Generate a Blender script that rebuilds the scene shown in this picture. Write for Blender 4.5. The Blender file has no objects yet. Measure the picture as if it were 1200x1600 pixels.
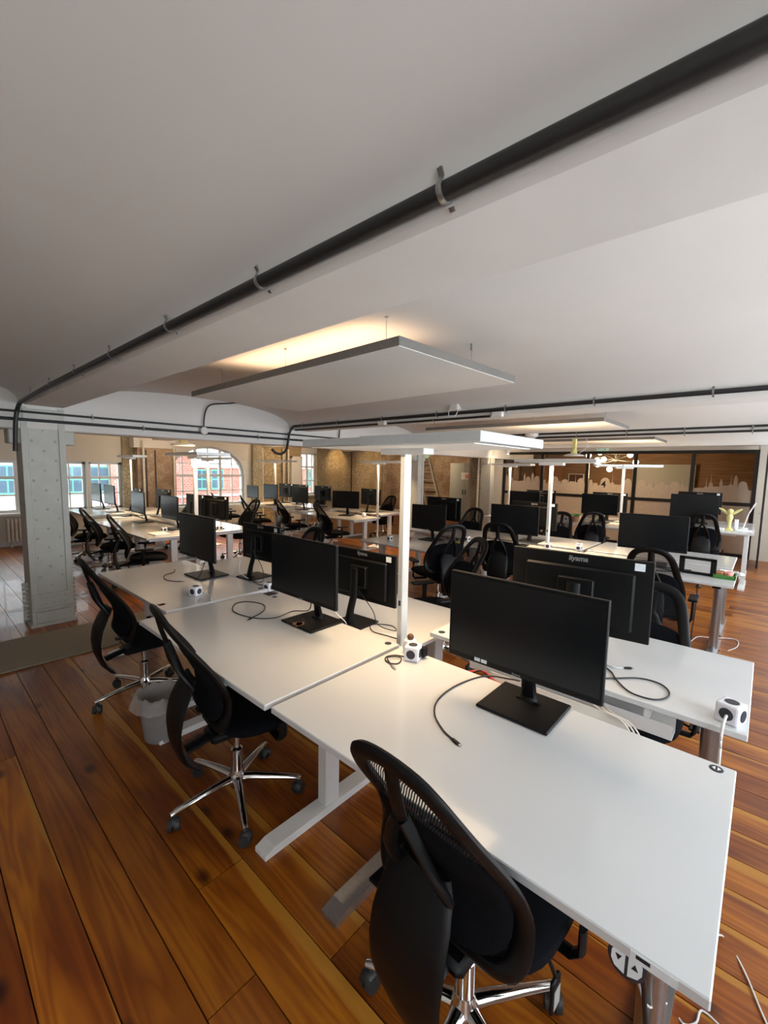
import bpy, bmesh, math, random
from mathutils import Vector, Matrix
S = bpy.context.scene
COL = S.collection
rnd = random.Random(7)
PI = math.pi
# ------------------------------------------------------------------ camera
cd = bpy.data.cameras.new('camera'); cam = bpy.data.objects.new('camera', cd); COL.objects.link(cam)
cd.sensor_fit = 'VERTICAL'; cd.sensor_height = 24.0; cd.lens = 671.96/1600*24.0
cd.clip_start = .02; cd.clip_end = 200
_f = Vector((.74326038, .66126985, -.10142087)); _r = Vector((.66607293, -.7456241, .01978767)); _u = Vector((.06253685, .08226109, .9946468))
cam.matrix_world = Matrix(((_r.x,_u.x,-_f.x,0),(_r.y,_u.y,-_f.y,0),(_r.z,_u.z,-_f.z,1.69),(0,0,0,1)))
S.camera = cam
# ------------------------------------------------------------------ colour management, world, daylight
S.view_settings.view_transform = 'Standard'; S.view_settings.look = 'None'
S.view_settings.gamma = 1; S.view_settings.use_curve_mapping = False
S.view_settings.exposure = -0.2
W = bpy.data.worlds.new('overcast_sky'); S.world = W; W.use_nodes = True
_bg = W.node_tree.nodes['Background']; _bg.inputs[0].default_value = (.90, .95, 1, 1); _bg.inputs[1].default_value = 6.0
def area(name, loc, aim, sx, sy, power, col, spread=PI, portal=False):
    l = bpy.data.lights.new(name, 'AREA'); l.shape = 'RECTANGLE'; l.size = sx; l.size_y = sy; l.energy = power; l.color = col
    l.spread = spread
    if portal: l.cycles.is_portal = True
    o = bpy.data.objects.new(name, l); COL.objects.link(o); o.location = loc
    o.rotation_euler = (Vector(aim)).to_track_quat('-Z', 'Y').to_euler(); return o
DAY = (.76, .88, 1.0)
for i, (wx, pw) in enumerate(((-.9, 18), (1.4, 26), (3.4, 32), (5.4, 36), (7.4, 36), (9.6, 36))):
    area('daylight_window', (wx, -1.62, 1.45), (0, 1, -.12), 1.3, 1.5, pw, DAY)
for (wx, sx, z, sz, pw) in ((2.4, 2.0, 1.2, .95, 40), (5.48, 1.9, 1.3, 1.4, 60), (8.8, .6, 1.5, 1.2, 16)):
    area('daylight_portal', (wx, 11.75, z), (0, -1, 0), sx, sz, 1, DAY, portal=True)
# ------------------------------------------------------------------ materials
MATS = {}
def nt(name):
    m = bpy.data.materials.new(name); m.use_nodes = True; MATS[name] = m
    return m, m.node_tree, m.node_tree.nodes, m.node_tree.links, m.node_tree.nodes['Principled BSDF']
def srgb(h):
    c = [int(h[i:i+2], 16)/255 for i in (0, 2, 4)]
    return tuple(x/12.92 if x <= .04045 else ((x+.055)/1.055)**2.4 for x in c) + (1,)
def simple(name, hexc, rough=.5, metal=0, noise=.06, nscale=30, bump=0, bscale=200, spec=.5, coat=0):
    m, t, N, L, b = nt(name); c = srgb(hexc)
    b.inputs['Roughness'].default_value = rough; b.inputs['Metallic'].default_value = metal
    b.inputs['Specular IOR Level'].default_value = spec; b.inputs['Coat Weight'].default_value = coat
    tc = N.new('ShaderNodeTexCoord'); nz = N.new('ShaderNodeTexNoise'); nz.inputs['Scale'].default_value = nscale; nz.inputs['Detail'].default_value = 3
    L.new(tc.outputs['Object'], nz.inputs['Vector'])
    cr = N.new('ShaderNodeValToRGB'); cr.color_ramp.elements[0].position = .3; cr.color_ramp.elements[1].position = .7
    cr.color_ramp.elements[0].color = tuple(x*(1-noise) for x in c[:3])+(1,); cr.color_ramp.elements[1].color = tuple(min(1, x*(1+noise)) for x in c[:3])+(1,)
    L.new(nz.outputs['Fac'], cr.inputs['Fac']); L.new(cr.outputs['Color'], b.inputs['Base Color'])
    if bump:
        n2 = N.new('ShaderNodeTexNoise'); n2.inputs['Scale'].default_value = bscale; n2.inputs['Detail'].default_value = 4; L.new(tc.outputs['Object'], n2.inputs['Vector'])
        bp = N.new('ShaderNodeBump'); bp.inputs['Strength'].default_value = bump; bp.inputs['Distance'].default_value = .01
        L.new(n2.outputs['Fac'], bp.inputs['Height']); L.new(bp.outputs['Normal'], b.inputs['Normal'])
    return m
def emit(name, col, st):
    m, t, N, L, b = nt(name); b.inputs['Base Color'].default_value = (.8, .8, .8, 1)
    b.inputs['Emission Color'].default_value = tuple(col)+(1,); b.inputs['Emission Strength'].default_value = st
    return m
simple('desk_white', 'C8CACB', .16, noise=.012, nscale=3, coat=.25)
simple('steel_white', 'DCDCDA', .38, noise=.02)
simple('lamp_grey', 'C9CDCE', .32, metal=.25, noise=.02)
simple('plaster_white', 'D6D3CF', .8, noise=.03, nscale=1.2, bump=.12, bscale=9)
simple('plaster_beam', 'D2CFCB', .78, noise=.04, nscale=2.5, bump=.25, bscale=7)
simple('wall_white', 'DAD4C8', .8, noise=.03, nscale=2, bump=.08, bscale=30)
simple('pipe_black', '1C1D1E', .45, noise=.2)
simple('bracket_zinc', '9A9C9A', .35, metal=.8, noise=.15)
simple('plastic_black', '0D0D0E', .45, noise=.1, spec=.22)
simple('bezel_black', '0B0C0D', .4, noise=.1, spec=.25)
simple('fabric_black', '090B10', .95, noise=.25, nscale=300, bump=.3, bscale=700, spec=.15)
simple('chrome', 'D9D9DA', .1, metal=1, noise=.02)
simple('brushed_steel', 'B0B2B4', .28, metal=.9, noise=.06, nscale=60)
simple('wheel_grey', '2A2B2C', .5)
simple('cable_black', '18181A', .5)
simple('cable_white', 'D8D8D6', .5)
simple('cable_red', 'B33A3A', .5)
simple('cube_white', 'E2E2EA', .4, noise=.01)
simple('cube_grey', '8C8C96', .45)
simple('socket_dark', '2B2D36', .5)
simple('logo_silver', 'A8AAAC', .35, metal=.6)
simple('sticker_white', 'DDE2E6', .5)
simple('print_black', '15151A', .6)
simple('iron_column', 'B9BAB2', .5, noise=.05, nscale=9, bump=.10, bscale=40)
simple('mat_grey', '8E8473', .95, noise=.18, nscale=160, bump=.5, bscale=400)
simple('frame_black', '1B1613', .45)
simple('felt_grey', '76726D', .95, noise=.25, nscale=220, bump=.3, bscale=400)
simple('felt_white', 'D8D4CE', .9, noise=.02)
simple('cabinet_grey', 'A7A8A2', .5, noise=.02)
simple('metal_pipe_white', 'DBD5CA', .5)
simple('radiator_white', 'D6D1C8', .45)
simple('red_plastic', 'B8283A', .4)
simple('yellow_plastic', 'D9B62F', .4)
simple('green_leaf', '3F7A33', .5)
simple('green_sign', '17743F', .5)
simple('card_brown', '9A6B45', .8)
simple('card_pink', 'D98D7F', .7)
simple('statue_yellow', 'D8D08A', .4)
simple('timber_dark', '5A3A22', .5)
simple('pavement', '9A9A98', .9)
simple('teal_frame', '5FB59C', .5)
simple('dark_glass', '4B5F70', .1)
simple('paper_white', 'E8E8E8', .8)
simple('sofa_pink', 'D9B5A6', .8)
m, t, N, L, b = nt('screen_gloss')
b.inputs['Base Color'].default_value = (.006, .007, .008, 1); b.inputs['Roughness'].default_value = .24; b.inputs['Specular IOR Level'].default_value = .42
# glass
m, t, N, L, b = nt('clear_glass')
N.remove(b); o = N['Material Output']; tr = N.new('ShaderNodeBsdfTransparent'); gl = N.new('ShaderNodeBsdfGlossy'); mx = N.new('ShaderNodeMixShader'); lw = N.new('ShaderNodeLayerWeight')
tr.inputs[0].default_value = (.93, .96, .96, 1); gl.inputs['Roughness'].default_value = .03; lw.inputs['Blend'].default_value = .25
mr = N.new('ShaderNodeMath'); mr.operation = 'MULTIPLY'; mr.inputs[1].default_value = .55
L.new(lw.outputs['Facing'], mr.inputs[0]); L.new(mr.outputs[0], mx.inputs[0]); L.new(tr.outputs[0], mx.inputs[1]); L.new(gl.outputs[0], mx.inputs[2]); L.new(mx.outputs[0], o.inputs[0])
def translucent(name, col, alpha):
    m, t, N, L, b = nt(name); N.remove(b); o = N['Material Output']
    tr = N.new('ShaderNodeBsdfTransparent'); tl = N.new('ShaderNodeBsdfTranslucent'); df = N.new('ShaderNodeBsdfDiffuse')
    tl.inputs[0].default_value = col; df.inputs[0].default_value = col
    a = N.new('ShaderNodeMixShader'); a.inputs[0].default_value = .5; L.new(tl.outputs[0], a.inputs[1]); L.new(df.outputs[0], a.inputs[2])
    tc = N.new('ShaderNodeTexCoord'); nz = N.new('ShaderNodeTexNoise'); nz.inputs['Scale'].default_value = 18; L.new(tc.outputs['Object'], nz.inputs['Vector'])
    mr = N.new('ShaderNodeMapRange'); mr.inputs['To Min'].default_value = alpha-.1; mr.inputs['To Max'].default_value = alpha+.1; L.new(nz.outputs['Fac'], mr.inputs['Value'])
    mx = N.new('ShaderNodeMixShader'); L.new(mr.outputs['Result'], mx.inputs[0]); L.new(tr.outputs[0], mx.inputs[1]); L.new(a.outputs[0], mx.inputs[2]); L.new(mx.outputs[0], o.inputs[0])
translucent('frost_film', (.80, .72, .62, 1), .62)
translucent('bin_plastic', (.50, .48, .47, 1), .78)
translucent('bag_plastic', (.72, .70, .68, 1), .45)
# chair mesh: dark threads with narrow gaps
m, t, N, L, b = nt('chair_mesh')
b.inputs['Base Color'].default_value = (.006, .006, .008, 1); b.inputs['Roughness'].default_value = .8; b.inputs['Specular IOR Level'].default_value = .2
o = N['Material Output']; tr = N.new('ShaderNodeBsdfTransparent'); mx = N.new('ShaderNodeMixShader'); tc = N.new('ShaderNodeTexCoord')
wv = N.new('ShaderNodeTexWave'); wv.bands_direction = 'DIAGONAL'; wv.inputs['Distortion'].default_value = 0; wv.inputs['Scale'].default_value = 85
L.new(tc.outputs['Object'], wv.inputs['Vector']); mr = N.new('ShaderNodeMapRange'); mr.inputs['From Min'].default_value = .45; mr.inputs['From Max'].default_value = .6; mr.inputs['To Min'].default_value = .98; mr.inputs['To Max'].default_value = .38
L.new(wv.outputs['Fac'], mr.inputs['Value']); L.new(mr.outputs['Result'], mx.inputs[0]); L.new(tr.outputs[0], mx.inputs[1]); L.new(b.outputs[0], mx.inputs[2]); L.new(mx.outputs[0], o.inputs[0])
# pine planks
m, t, N, L, b = nt('pine_plank')
tc = N.new('ShaderNodeTexCoord'); at = N.new('ShaderNodeAttribute'); at.attribute_name = 'tint'
mp = N.new('ShaderNodeMapping'); mp.inputs['Scale'].default_value = (9, .55, 9); L.new(tc.outputs['Object'], mp.inputs['Vector'])
ad = N.new('ShaderNodeVectorMath'); ad.operation = 'ADD'; L.new(mp.outputs[0], ad.inputs[0])
sc = N.new('ShaderNodeVectorMath'); sc.operation = 'SCALE'; sc.inputs['Scale'].default_value = 57; L.new(at.outputs['Vector'], sc.inputs[0]); L.new(sc.outputs[0], ad.inputs[1])
nz = N.new('ShaderNodeTexNoise'); nz.inputs['Scale'].default_value = 1.0; nz.inputs['Detail'].default_value = 2.5; nz.inputs['Distortion'].default_value = .4; L.new(ad.outputs[0], nz.inputs['Vector'])
rg = N.new('ShaderNodeMath'); rg.operation = 'MULTIPLY'; rg.inputs[1].default_value = 9; L.new(nz.outputs['Fac'], rg.inputs[0])
fr = N.new('ShaderNodeMath'); fr.operation = 'PINGPONG'; fr.inputs[1].default_value = .5; L.new(rg.outputs[0], fr.inputs[0])
cr = N.new('ShaderNodeValToRGB'); E_ = cr.color_ramp.elements; E_[0].position = 0; E_[0].color = srgb('A86616'); E_[1].position = .5; E_[1].color = srgb('87480C')
L.new(fr.outputs[0], cr.inputs['Fac'])
tr_ = N.new('ShaderNodeValToRGB'); e = tr_.color_ramp.elements; e[0].color = (.70, .60, .52, 1); e[1].color = (1.2, 1.2, 1.05, 1); L.new(at.outputs['Fac'], tr_.inputs['Fac'])
mu = N.new('ShaderNodeMixRGB'); mu.blend_type = 'MULTIPLY'; mu.inputs[0].default_value = 1; L.new(cr.outputs[0], mu.inputs[1]); L.new(tr_.outputs[0], mu.inputs[2])
# broad darker heartwood patches
mp3 = N.new('ShaderNodeMapping'); mp3.inputs['Scale'].default_value = (3.2, .8, 3); L.new(tc.outputs['Object'], mp3.inputs['Vector'])
ad3 = N.new('ShaderNodeVectorMath'); ad3.operation = 'ADD'; L.new(mp3.outputs[0], ad3.inputs[0]); L.new(sc.outputs[0], ad3.inputs[1])
n3 = N.new('ShaderNodeTexNoise'); n3.inputs['Scale'].default_value = 1.4; n3.inputs['Detail'].default_value = 3; L.new(ad3.outputs[0], n3.inputs['Vector'])
c3 = N.new('ShaderNodeValToRGB'); e = c3.color_ramp.elements; e[0].position = .38; e[0].color = (.58, .42, .30, 1); e[1].position = .58; e[1].color = (1.05, 1.05, 1.0, 1); L.new(n3.outputs['Fac'], c3.inputs['Fac'])
mu3 = N.new('ShaderNodeMixRGB'); mu3.blend_type = 'MULTIPLY'; mu3.inputs[0].default_value = 1; L.new(mu.outputs[0], mu3.inputs[1]); L.new(c3.outputs[0], mu3.inputs[2])
vo = N.new('ShaderNodeTexVoronoi'); vo.inputs['Scale'].default_value = 1.0; mp2 = N.new('ShaderNodeMapping'); mp2.inputs['Scale'].default_value = (5.0, 2.6, 3)
ad4 = N.new('ShaderNodeVectorMath'); ad4.operation = 'ADD'; L.new(tc.outputs['Object'], mp2.inputs['Vector']); L.new(mp2.outputs[0], ad4.inputs[0]); L.new(sc.outputs[0], ad4.inputs[1]); L.new(ad4.outputs[0], vo.inputs['Vector'])
kr = N.new('ShaderNodeValToRGB'); e = kr.color_ramp.elements; e[0].position = .06; e[0].color = (.12, .05, .03, 1); e[1].position = .17; e[1].color = (1, 1, 1, 1); L.new(vo.outputs['Distance'], kr.inputs['Fac'])
mk = N.new('ShaderNodeMixRGB'); mk.blend_type = 'MULTIPLY'; mk.inputs[0].default_value = .9; L.new(mu3.outputs[0], mk.inputs[1]); L.new(kr.outputs[0], mk.inputs[2]); 
ac = N.new('ShaderNodeAttribute'); ac.attribute_name = 'across'; nw = N.new('ShaderNodeMath'); nw.operation = 'MULTIPLY_ADD'; nw.inputs[1].default_value = .55; L.new(n3.outputs['Fac'], nw.inputs[0]); nw.inputs[2].default_value = -.27
as_ = N.new('ShaderNodeMath'); as_.operation = 'ADD'; L.new(ac.outputs['Fac'], as_.inputs[0]); L.new(nw.outputs[0], as_.inputs[1])
sr = N.new('ShaderNodeValToRGB'); e = sr.color_ramp.elements; e[0].position = .84; e[0].color = (0, 0, 0, 1); e[1].position = .90; e[1].color = (.75, .75, .75, 1); hs = N.new('ShaderNodeSeparateXYZ'); L.new(at.outputs['Vector'], hs.inputs[0]); hm = N.new('ShaderNodeMath'); hm.operation = 'MULTIPLY_ADD'; hm.inputs[1].default_value = .34; hm.inputs[2].default_value = -.22; L.new(hs.outputs['Y'], hm.inputs[0])
ah_ = N.new('ShaderNodeMath'); ah_.operation = 'ADD'; L.new(as_.outputs[0], ah_.inputs[0]); L.new(hm.outputs[0], ah_.inputs[1]); L.new(ah_.outputs[0], sr.inputs['Fac'])
sw_ = N.new('ShaderNodeMixRGB'); L.new(sr.outputs[0], sw_.inputs[0]); L.new(mk.outputs[0], sw_.inputs[1]); sw_.inputs[2].default_value = srgb('B07A2A'); L.new(sw_.outputs[0], b.inputs['Base Color'])
b.inputs['Roughness'].default_value = .36; b.inputs['Coat Weight'].default_value = .1
# rubble masonry and brick
def masonry(name, c1, c2, mortar, sx, sy, vscale, dist=.03, rubble=True):
    m, t, N, L, b = nt(name); tc = N.new('ShaderNodeTexCoord'); mp = N.new('ShaderNodeMapping'); mp.inputs['Scale'].default_value = (sx, sx, sy)
    nz = N.new('ShaderNodeTexNoise'); nz.inputs['Scale'].default_value = 2.2; nz.inputs['Detail'].default_value = 6
    wn = N.new('ShaderNodeVectorMath'); wn.operation = 'SCALE'; wn.inputs['Scale'].default_value = .35
    L.new(tc.outputs['Object'], mp.inputs['Vector']); L.new(tc.outputs['Object'], nz.inputs['Vector']); L.new(nz.outputs['Color'], wn.inputs[0])
    ad = N.new('ShaderNodeVectorMath'); L.new(mp.outputs[0], ad.inputs[0]); L.new(wn.outputs[0], ad.inputs[1])
    vo = N.new('ShaderNodeTexVoronoi'); vo.feature = 'DISTANCE_TO_EDGE'; vo.inputs['Scale'].default_value = vscale; L.new(ad.outputs[0], vo.inputs['Vector'])
    cr = N.new('ShaderNodeValToRGB'); e = cr.color_ramp.elements; e[0].position = 0; e[0].color = mortar; e[1].position = .09; e[1].color = c1
    L.new(vo.outputs['Distance'], cr.inputs['Fac'])
    mx = N.new('ShaderNodeMixRGB'); rp = N.new('ShaderNodeValToRGB'); rp.color_ramp.elements[0].position = .42; rp.color_ramp.elements[1].position = .62; L.new(nz.outputs['Fac'], rp.inputs['Fac'])
    L.new(rp.outputs[0], mx.inputs[0]); L.new(cr.outputs[0], mx.inputs[1]); mx.inputs[2].default_value = c2; L.new(mx.outputs[0], b.inputs['Base Color'])
    b.inputs['Roughness'].default_value = .9
    bp = N.new('ShaderNodeBump'); bp.inputs['Strength'].default_value = .7; bp.inputs['Distance'].default_value = dist; L.new(vo.outputs['Distance'], bp.inputs['Height']); L.new(bp.outputs[0], b.inputs['Normal'])
masonry('rubble_ochre', srgb('B8A480'), srgb('9C8663'), srgb('80694A'), 1, 1.2, 7.5)
masonry('rubble_brown', srgb('A48C74'), srgb('866F59'), srgb('B8AA98'), 1, 2.2, 5.0)
masonry('rubble_pale', srgb('B5AB93'), srgb('9A8D72'), srgb('82765F'), 1, 1.5, 7)
m, t, N, L, b = nt('brick_red'); tc = N.new('ShaderNodeTexCoord'); sp = N.new('ShaderNodeSeparateXYZ'); cb = N.new('ShaderNodeCombineXYZ')
sm_ = N.new('ShaderNodeMath'); L.new(tc.outputs['Object'], sp.inputs[0]); L.new(sp.outputs['X'], sm_.inputs[0]); L.new(sp.outputs['Y'], sm_.inputs[1]); L.new(sm_.outputs[0], cb.inputs['X']); L.new(sp.outputs['Z'], cb.inputs['Y'])
br = N.new('ShaderNodeTexBrick'); br.inputs['Scale'].default_value = 3.2; br.inputs['Color1'].default_value = srgb('A5584A'); br.inputs['Color2'].default_value = srgb('B87263'); br.inputs['Mortar'].default_value = srgb('C4ADA0')
L.new(cb.outputs[0], br.inputs['Vector']); L.new(br.outputs['Color'], b.inputs['Base Color']); b.inputs['Roughness'].default_value = .9
m, t, N, L, b = nt('room_wood'); tc = N.new('ShaderNodeTexCoord'); mp = N.new('ShaderNodeMapping'); mp.inputs['Scale'].default_value = (1, .6, 9); nz = N.new('ShaderNodeTexNoise'); nz.inputs['Scale'].default_value = 2.5; nz.inputs['Detail'].default_value = 5
L.new(tc.outputs['Object'], mp.inputs[0]); L.new(mp.outputs[0], nz.inputs['Vector']); cr = N.new('ShaderNodeValToRGB'); cr.color_ramp.elements[0].position = .35; cr.color_ramp.elements[0].color = srgb('7E6248'); cr.color_ramp.elements[1].position = .65; cr.color_ramp.elements[1].color = srgb('957454')
L.new(nz.outputs['Fac'], cr.inputs[0]); L.new(cr.outputs[0], b.inputs['Base Color']); b.inputs['Roughness'].default_value = .7
WARM = (1, .70, .40)
emit('lamp_diffuser', (1, .85, .65), .10)
emit('bulb_glow', (1, .78, .50), 10.0)
emit('added_spot_lens', (1, .85, .6), 6.0)  # glowing lens of the spots added to brighten the walls
emit('sign_glow', (.1, .7, .3), .35)
# ------------------------------------------------------------------ mesh helpers
class MB:
    def __init__(s): s.bm = bmesh.new(); s.smooth = False
    def box(s, c, d, rot=None, bev=0, seg=1):
        r = bmesh.ops.create_cube(s.bm, size=1.0); v = r['verts']
        bmesh.ops.scale(s.bm, vec=d, verts=v)
        if bev:
            ed = list({e for q in v for e in q.link_edges})
            g = bmesh.ops.bevel(s.bm, geom=ed, offset=bev, segments=seg, affect='EDGES', profile=.5)
            v = list({q for q in g['verts']} | {q for q in v if q.is_valid})
        if rot is not None: bmesh.ops.transform(s.bm, matrix=rot.to_4x4(), verts=v)
        bmesh.ops.translate(s.bm, vec=c, verts=v); return s
    def b2(s, x0, x1, y0, y1, z0, z1, bev=0): return s.box(((x0+x1)/2, (y0+y1)/2, (z0+z1)/2), (abs(x1-x0), abs(y1-y0), abs(z1-z0)), bev=bev)
    def ring(s, c, t, ra, rb, up, seg):
        t = t.normalized(); a = t.cross(up)
        if a.length < 1e-4: a = t.cross(Vector((0, 1, 0)))
        a.normalize(); b = a.cross(t).normalized()
        return [s.bm.verts.new(c+a*ra*math.cos(2*PI*i/seg)+b*rb*math.sin(2*PI*i/seg)) for i in range(seg)]
    def tube(s, pts, r, seg=8, closed=False, up=(0, 0, 1), rb=None):
        P = [Vector(p) for p in pts]; n = len(P); up = Vector(up); R = []
        for i, p in enumerate(P):
            if closed: t = P[(i+1) % n]-P[i-1]
            else: t = P[min(i+1, n-1)]-P[max(i-1, 0)]
            ra = r[i] if isinstance(r, (list, tuple)) else r
            rr = (rb[i] if isinstance(rb, (list, tuple)) else rb) if rb else ra
            R.append(s.ring(p, t, ra, rr, up, seg))
        m = n if closed else n-1
        for i in range(m):
            A, B = R[i], R[(i+1) % n]
            for j in range(seg): s.bm.faces.new((A[j], A[(j+1) % seg], B[(j+1) % seg], B[j]))
        if not closed: s.bm.faces.new(R[0][::-1]); s.bm.faces.new(R[-1])
        s.smooth = True; return s
    def cyl(s, a, b, r0, r1=None, seg=16):
        return s.tube([a, b], [r0, r0 if r1 is None else r1], seg)
    def lathe(s, c, prof, seg=20):
        R = []
        for (r, z) in prof: R.append([s.bm.verts.new((c[0]+r*math.cos(2*PI*j/seg), c[1]+r*math.sin(2*PI*j/seg), c[2]+z)) for j in range(seg)])
        for A, B in zip(R, R[1:]):
            for j in range(seg): s.bm.faces.new((A[j], A[(j+1) % seg], B[(j+1) % seg], B[j]))
        if prof[0][0] > 1e-4: s.bm.faces.new(R[0][::-1])
        if prof[-1][0] > 1e-4: s.bm.faces.new(R[-1])
        s.smooth = True; return s
    def ball(s, c, r, sc=(1, 1, 1), u=10, v=7):
        g = bmesh.ops.create_uvsphere(s.bm, u_segments=u, v_segments=v, radius=r); bmesh.ops.scale(s.bm, vec=sc, verts=g['verts']); bmesh.ops.translate(s.bm, vec=c, verts=g['verts']); s.smooth = True; return s
    def prism(s, poly, axis, a, b):      # poly of 2D points extruded along axis from a to b
        def mk(p, h): return {'x': (h, p[0], p[1]), 'y': (p[0], h, p[1]), 'z': (p[0], p[1], h)}[axis]
        A = [s.bm.verts.new(mk(p, a)) for p in poly]; B = [s.bm.verts.new(mk(p, b)) for p in poly]; n = len(poly)
        s.bm.faces.new(A[::-1]); s.bm.faces.new(B)
        for i in range(n): s.bm.faces.new((A[i], A[(i+1) % n], B[(i+1) % n], B[i]))
        return s
    def grid(s, F, nu, nv, thick=0):
        V = [[s.bm.verts.new(F(i/nu, j/nv)) for j in range(nv+1)] for i in range(nu+1)]
        for i in range(nu):
            for j in range(nv): s.bm.faces.new((V[i][j], V[i+1][j], V[i+1][j+1], V[i][j+1]))
        s.smooth = True; return s
    def mesh(s, name, mat):
        bmesh.ops.recalc_face_normals(s.bm, faces=s.bm.faces[:])
        me = bpy.data.meshes.new(name); s.bm.to_mesh(me); s.bm.free(); me.materials.append(MATS[mat])
        if s.smooth:
            for p in me.polygons: p.use_smooth = True
            try: me.set_sharp_from_angle(angle=math.radians(38))
            except Exception: pass
        return me
    def build(s, name, mat, parent=None, loc=None):
        o = bpy.data.objects.new(name, s.mesh(name, mat)); COL.objects.link(o)
        if parent is not None: o.parent = parent
        if loc: o.location = loc
        return o
def empty(name, loc=(0, 0, 0), rz=0):
    o = bpy.data.objects.new(name, None); COL.objects.link(o); o.location = loc; o.rotation_euler = (0, 0, rz); o.empty_display_size = .1; return o
def tag(o, label=None, cat=None, group=None, kind=None):
    for k, v in (('label', label), ('category', cat), ('group', group), ('kind', kind)):
        if v: o[k] = v
    return o
def struct(o): o['kind'] = 'structure'; return o
def kids(o): return CH.get(o.name, [])
CH = {}
def copy_tree(o, parent=None):
    c = o.copy(); COL.objects.link(c)
    if parent is not None: c.parent = parent
    for ch in list(o.children): copy_tree(ch, c)
    return c
def text_mesh(txt, size, name, mat, parent, mw, extrude=.0008, shear=0, bold=0):
    cu = bpy.data.curves.new(name, 'FONT'); cu.body = txt; cu.size = size; cu.align_x = 'CENTER'; cu.align_y = 'CENTER'; cu.extrude = extrude; cu.shear = shear; cu.offset = bold; cu.resolution_u = 3
    to = bpy.data.objects.new('t', cu); COL.objects.link(to); dg = bpy.context.evaluated_depsgraph_get(); dg.update()
    me = bpy.data.meshes.new_from_object(to.evaluated_get(dg)); bpy.data.objects.remove(to); bpy.data.curves.remove(cu)
    me.transform(mw); me.materials.clear(); me.materials.append(MATS[mat]); me.name = name
    o = bpy.data.objects.new(name, me); COL.objects.link(o); o.parent = parent; return o
def smooth_path(P, n=6, closed=False):
    P = [Vector(p) for p in P]; out = []; N_ = len(P)
    rng = range(N_ if closed else N_-1)
    for i in rng:
        p0 = P[(i-1) % N_] if (closed or i > 0) else P[0]; p1 = P[i]; p2 = P[(i+1) % N_]; p3 = P[(i+2) % N_] if (closed or i+2 < N_) else P[-1]
        for k in range(n):
            t_ = k/n; out.append(.5*((2*p1)+(p2-p0)*t_+(2*p0-5*p1+4*p2-p3)*t_*t_+(3*p1-p0-3*p2+p3)*t_**3))
    if not closed: out.append(P[-1])
    return out
Rz = lambda a: Matrix.Rotation(a, 3, 'Z'); Rx = lambda a: Matrix.Rotation(a, 3, 'X'); Ry = lambda a: Matrix.Rotation(a, 3, 'Y')
# ================================================================== SETTING
X0, X1, Y0, Y1, XP = -2.2, 12.9, -1.15, 11.1, 11.34
GY0, GY1 = 5.45, 5.75          # cross girder
ZB = 2.235                     # underside of the beams
# floor: sub-floor slab with single pine boards on top
fl = MB().b2(X0-.3, 16.2, Y0-.4, Y1+.3, -.12, -.026).build('floor', 'timber_dark'); struct(fl)
def plank_mesh(x0, x1, y0, y1, mb):
    g = .0022; mb.b2(x0+g, x1-g, y0+g, y1-g, -.026, 0)
def set_tint(me, vals):
    a = me.attributes.new('tint', 'FLOAT_COLOR', 'POINT')
    for i, v in enumerate(vals): a.data[i].color = (v, (v*7.31) % 1, (v*3.17) % 1, 1)
    b_ = me.attributes.new('across', 'FLOAT', 'POINT')
    for k in range(0, len(me.vertices)-7, 8):
        xs = [me.vertices[k+j].co.x for j in range(8)]; lo, hi = min(xs), max(xs)
        for j in range(8): b_.data[k+j].value = 0.0 if xs[j]-lo < hi-xs[j] else 1.0
x = -1.10; far = MB(); fart = []; npl = 0; row = 0
while x < 16.0:
    w = .168 + .03*rnd.random() if x < 6 else .18
    y = Y0+.02; near_row = x < 5.6
    y -= rnd.random()*1.5
    while y < Y1+.2:
        ln = 2.2+rnd.random()*1.9; ya = max(y, Y0-.3); yb = min(y+ln, Y1+.2)
        if yb-ya > .15:
            tv = rnd.random()
            if near_row and ya < 9.0 and npl < 290:
                mb = MB(); plank_mesh(x, x+w, ya, yb, mb); o = mb.build('plank', 'pine_plank', fl); set_tint(o.data, [tv]*len(o.data.vertices)); npl += 1
            else:
                plank_mesh(x, x+w, ya, yb, far); fart += [tv]*8
        y += ln
    x += w; row += 1
o = far.build('far_planks', 'pine_plank', fl); o['kind'] = 'stuff'; set_tint(o.data, fart[:len(o.data.vertices)])
MB().b2(X0-.3, -1.102, Y0-.4, Y1, -.026, 0).build('floor_edge', 'timber_dark', fl)
# ceiling vaults between the beams
beams = [(-2.35, -2.0), (.80, 1.15), (3.95, 4.30), (7.10, 7.45), (10.22, 10.55), (12.9, 13.2)]
ce = struct(MB().b2(X0-.3, 16.2, Y0-.4, Y1+.3, 2.70, 2.8).build('ceiling', 'plaster_white'))
for (a, bq) in zip(beams, beams[1:]):
    xa, xb = a[1], bq[0]; xm = (xa+xb)/2; h = (xb-xa)/2
    mb = MB()
    def F(u, v, xm=xm, h=h):
        th = PI*u; c_ = -math.cos(th); s_ = abs(math.sin(th))
        cx = math.copysign(abs(c_)**.92, c_); return (xm+h*cx, Y0-.2+(Y1+.3-Y0)*v, ZB+.295*s_**.82)
    mb.grid(F, 40, 24).build('vault', 'plaster_white', ce)
beam_objs = []
for i, (xa, xb) in enumerate(beams[:5]):
    mb = MB(); mb.prism([(xa, 2.72), (xa-.01, ZB+.05), (xa+.045, ZB+.002), (xb, ZB), (xb, 2.72)], 'y', Y0-.2, Y1+.1)
    beam_objs.append(struct(mb.build('trim_%d' % (i+1), 'plaster_beam')))
gd = struct(MB().b2(X0-.2, X1+.1, GY0, GY1, 2.0, 2.70, bev=.012).build('trim_6', 'plaster_white'))
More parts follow.
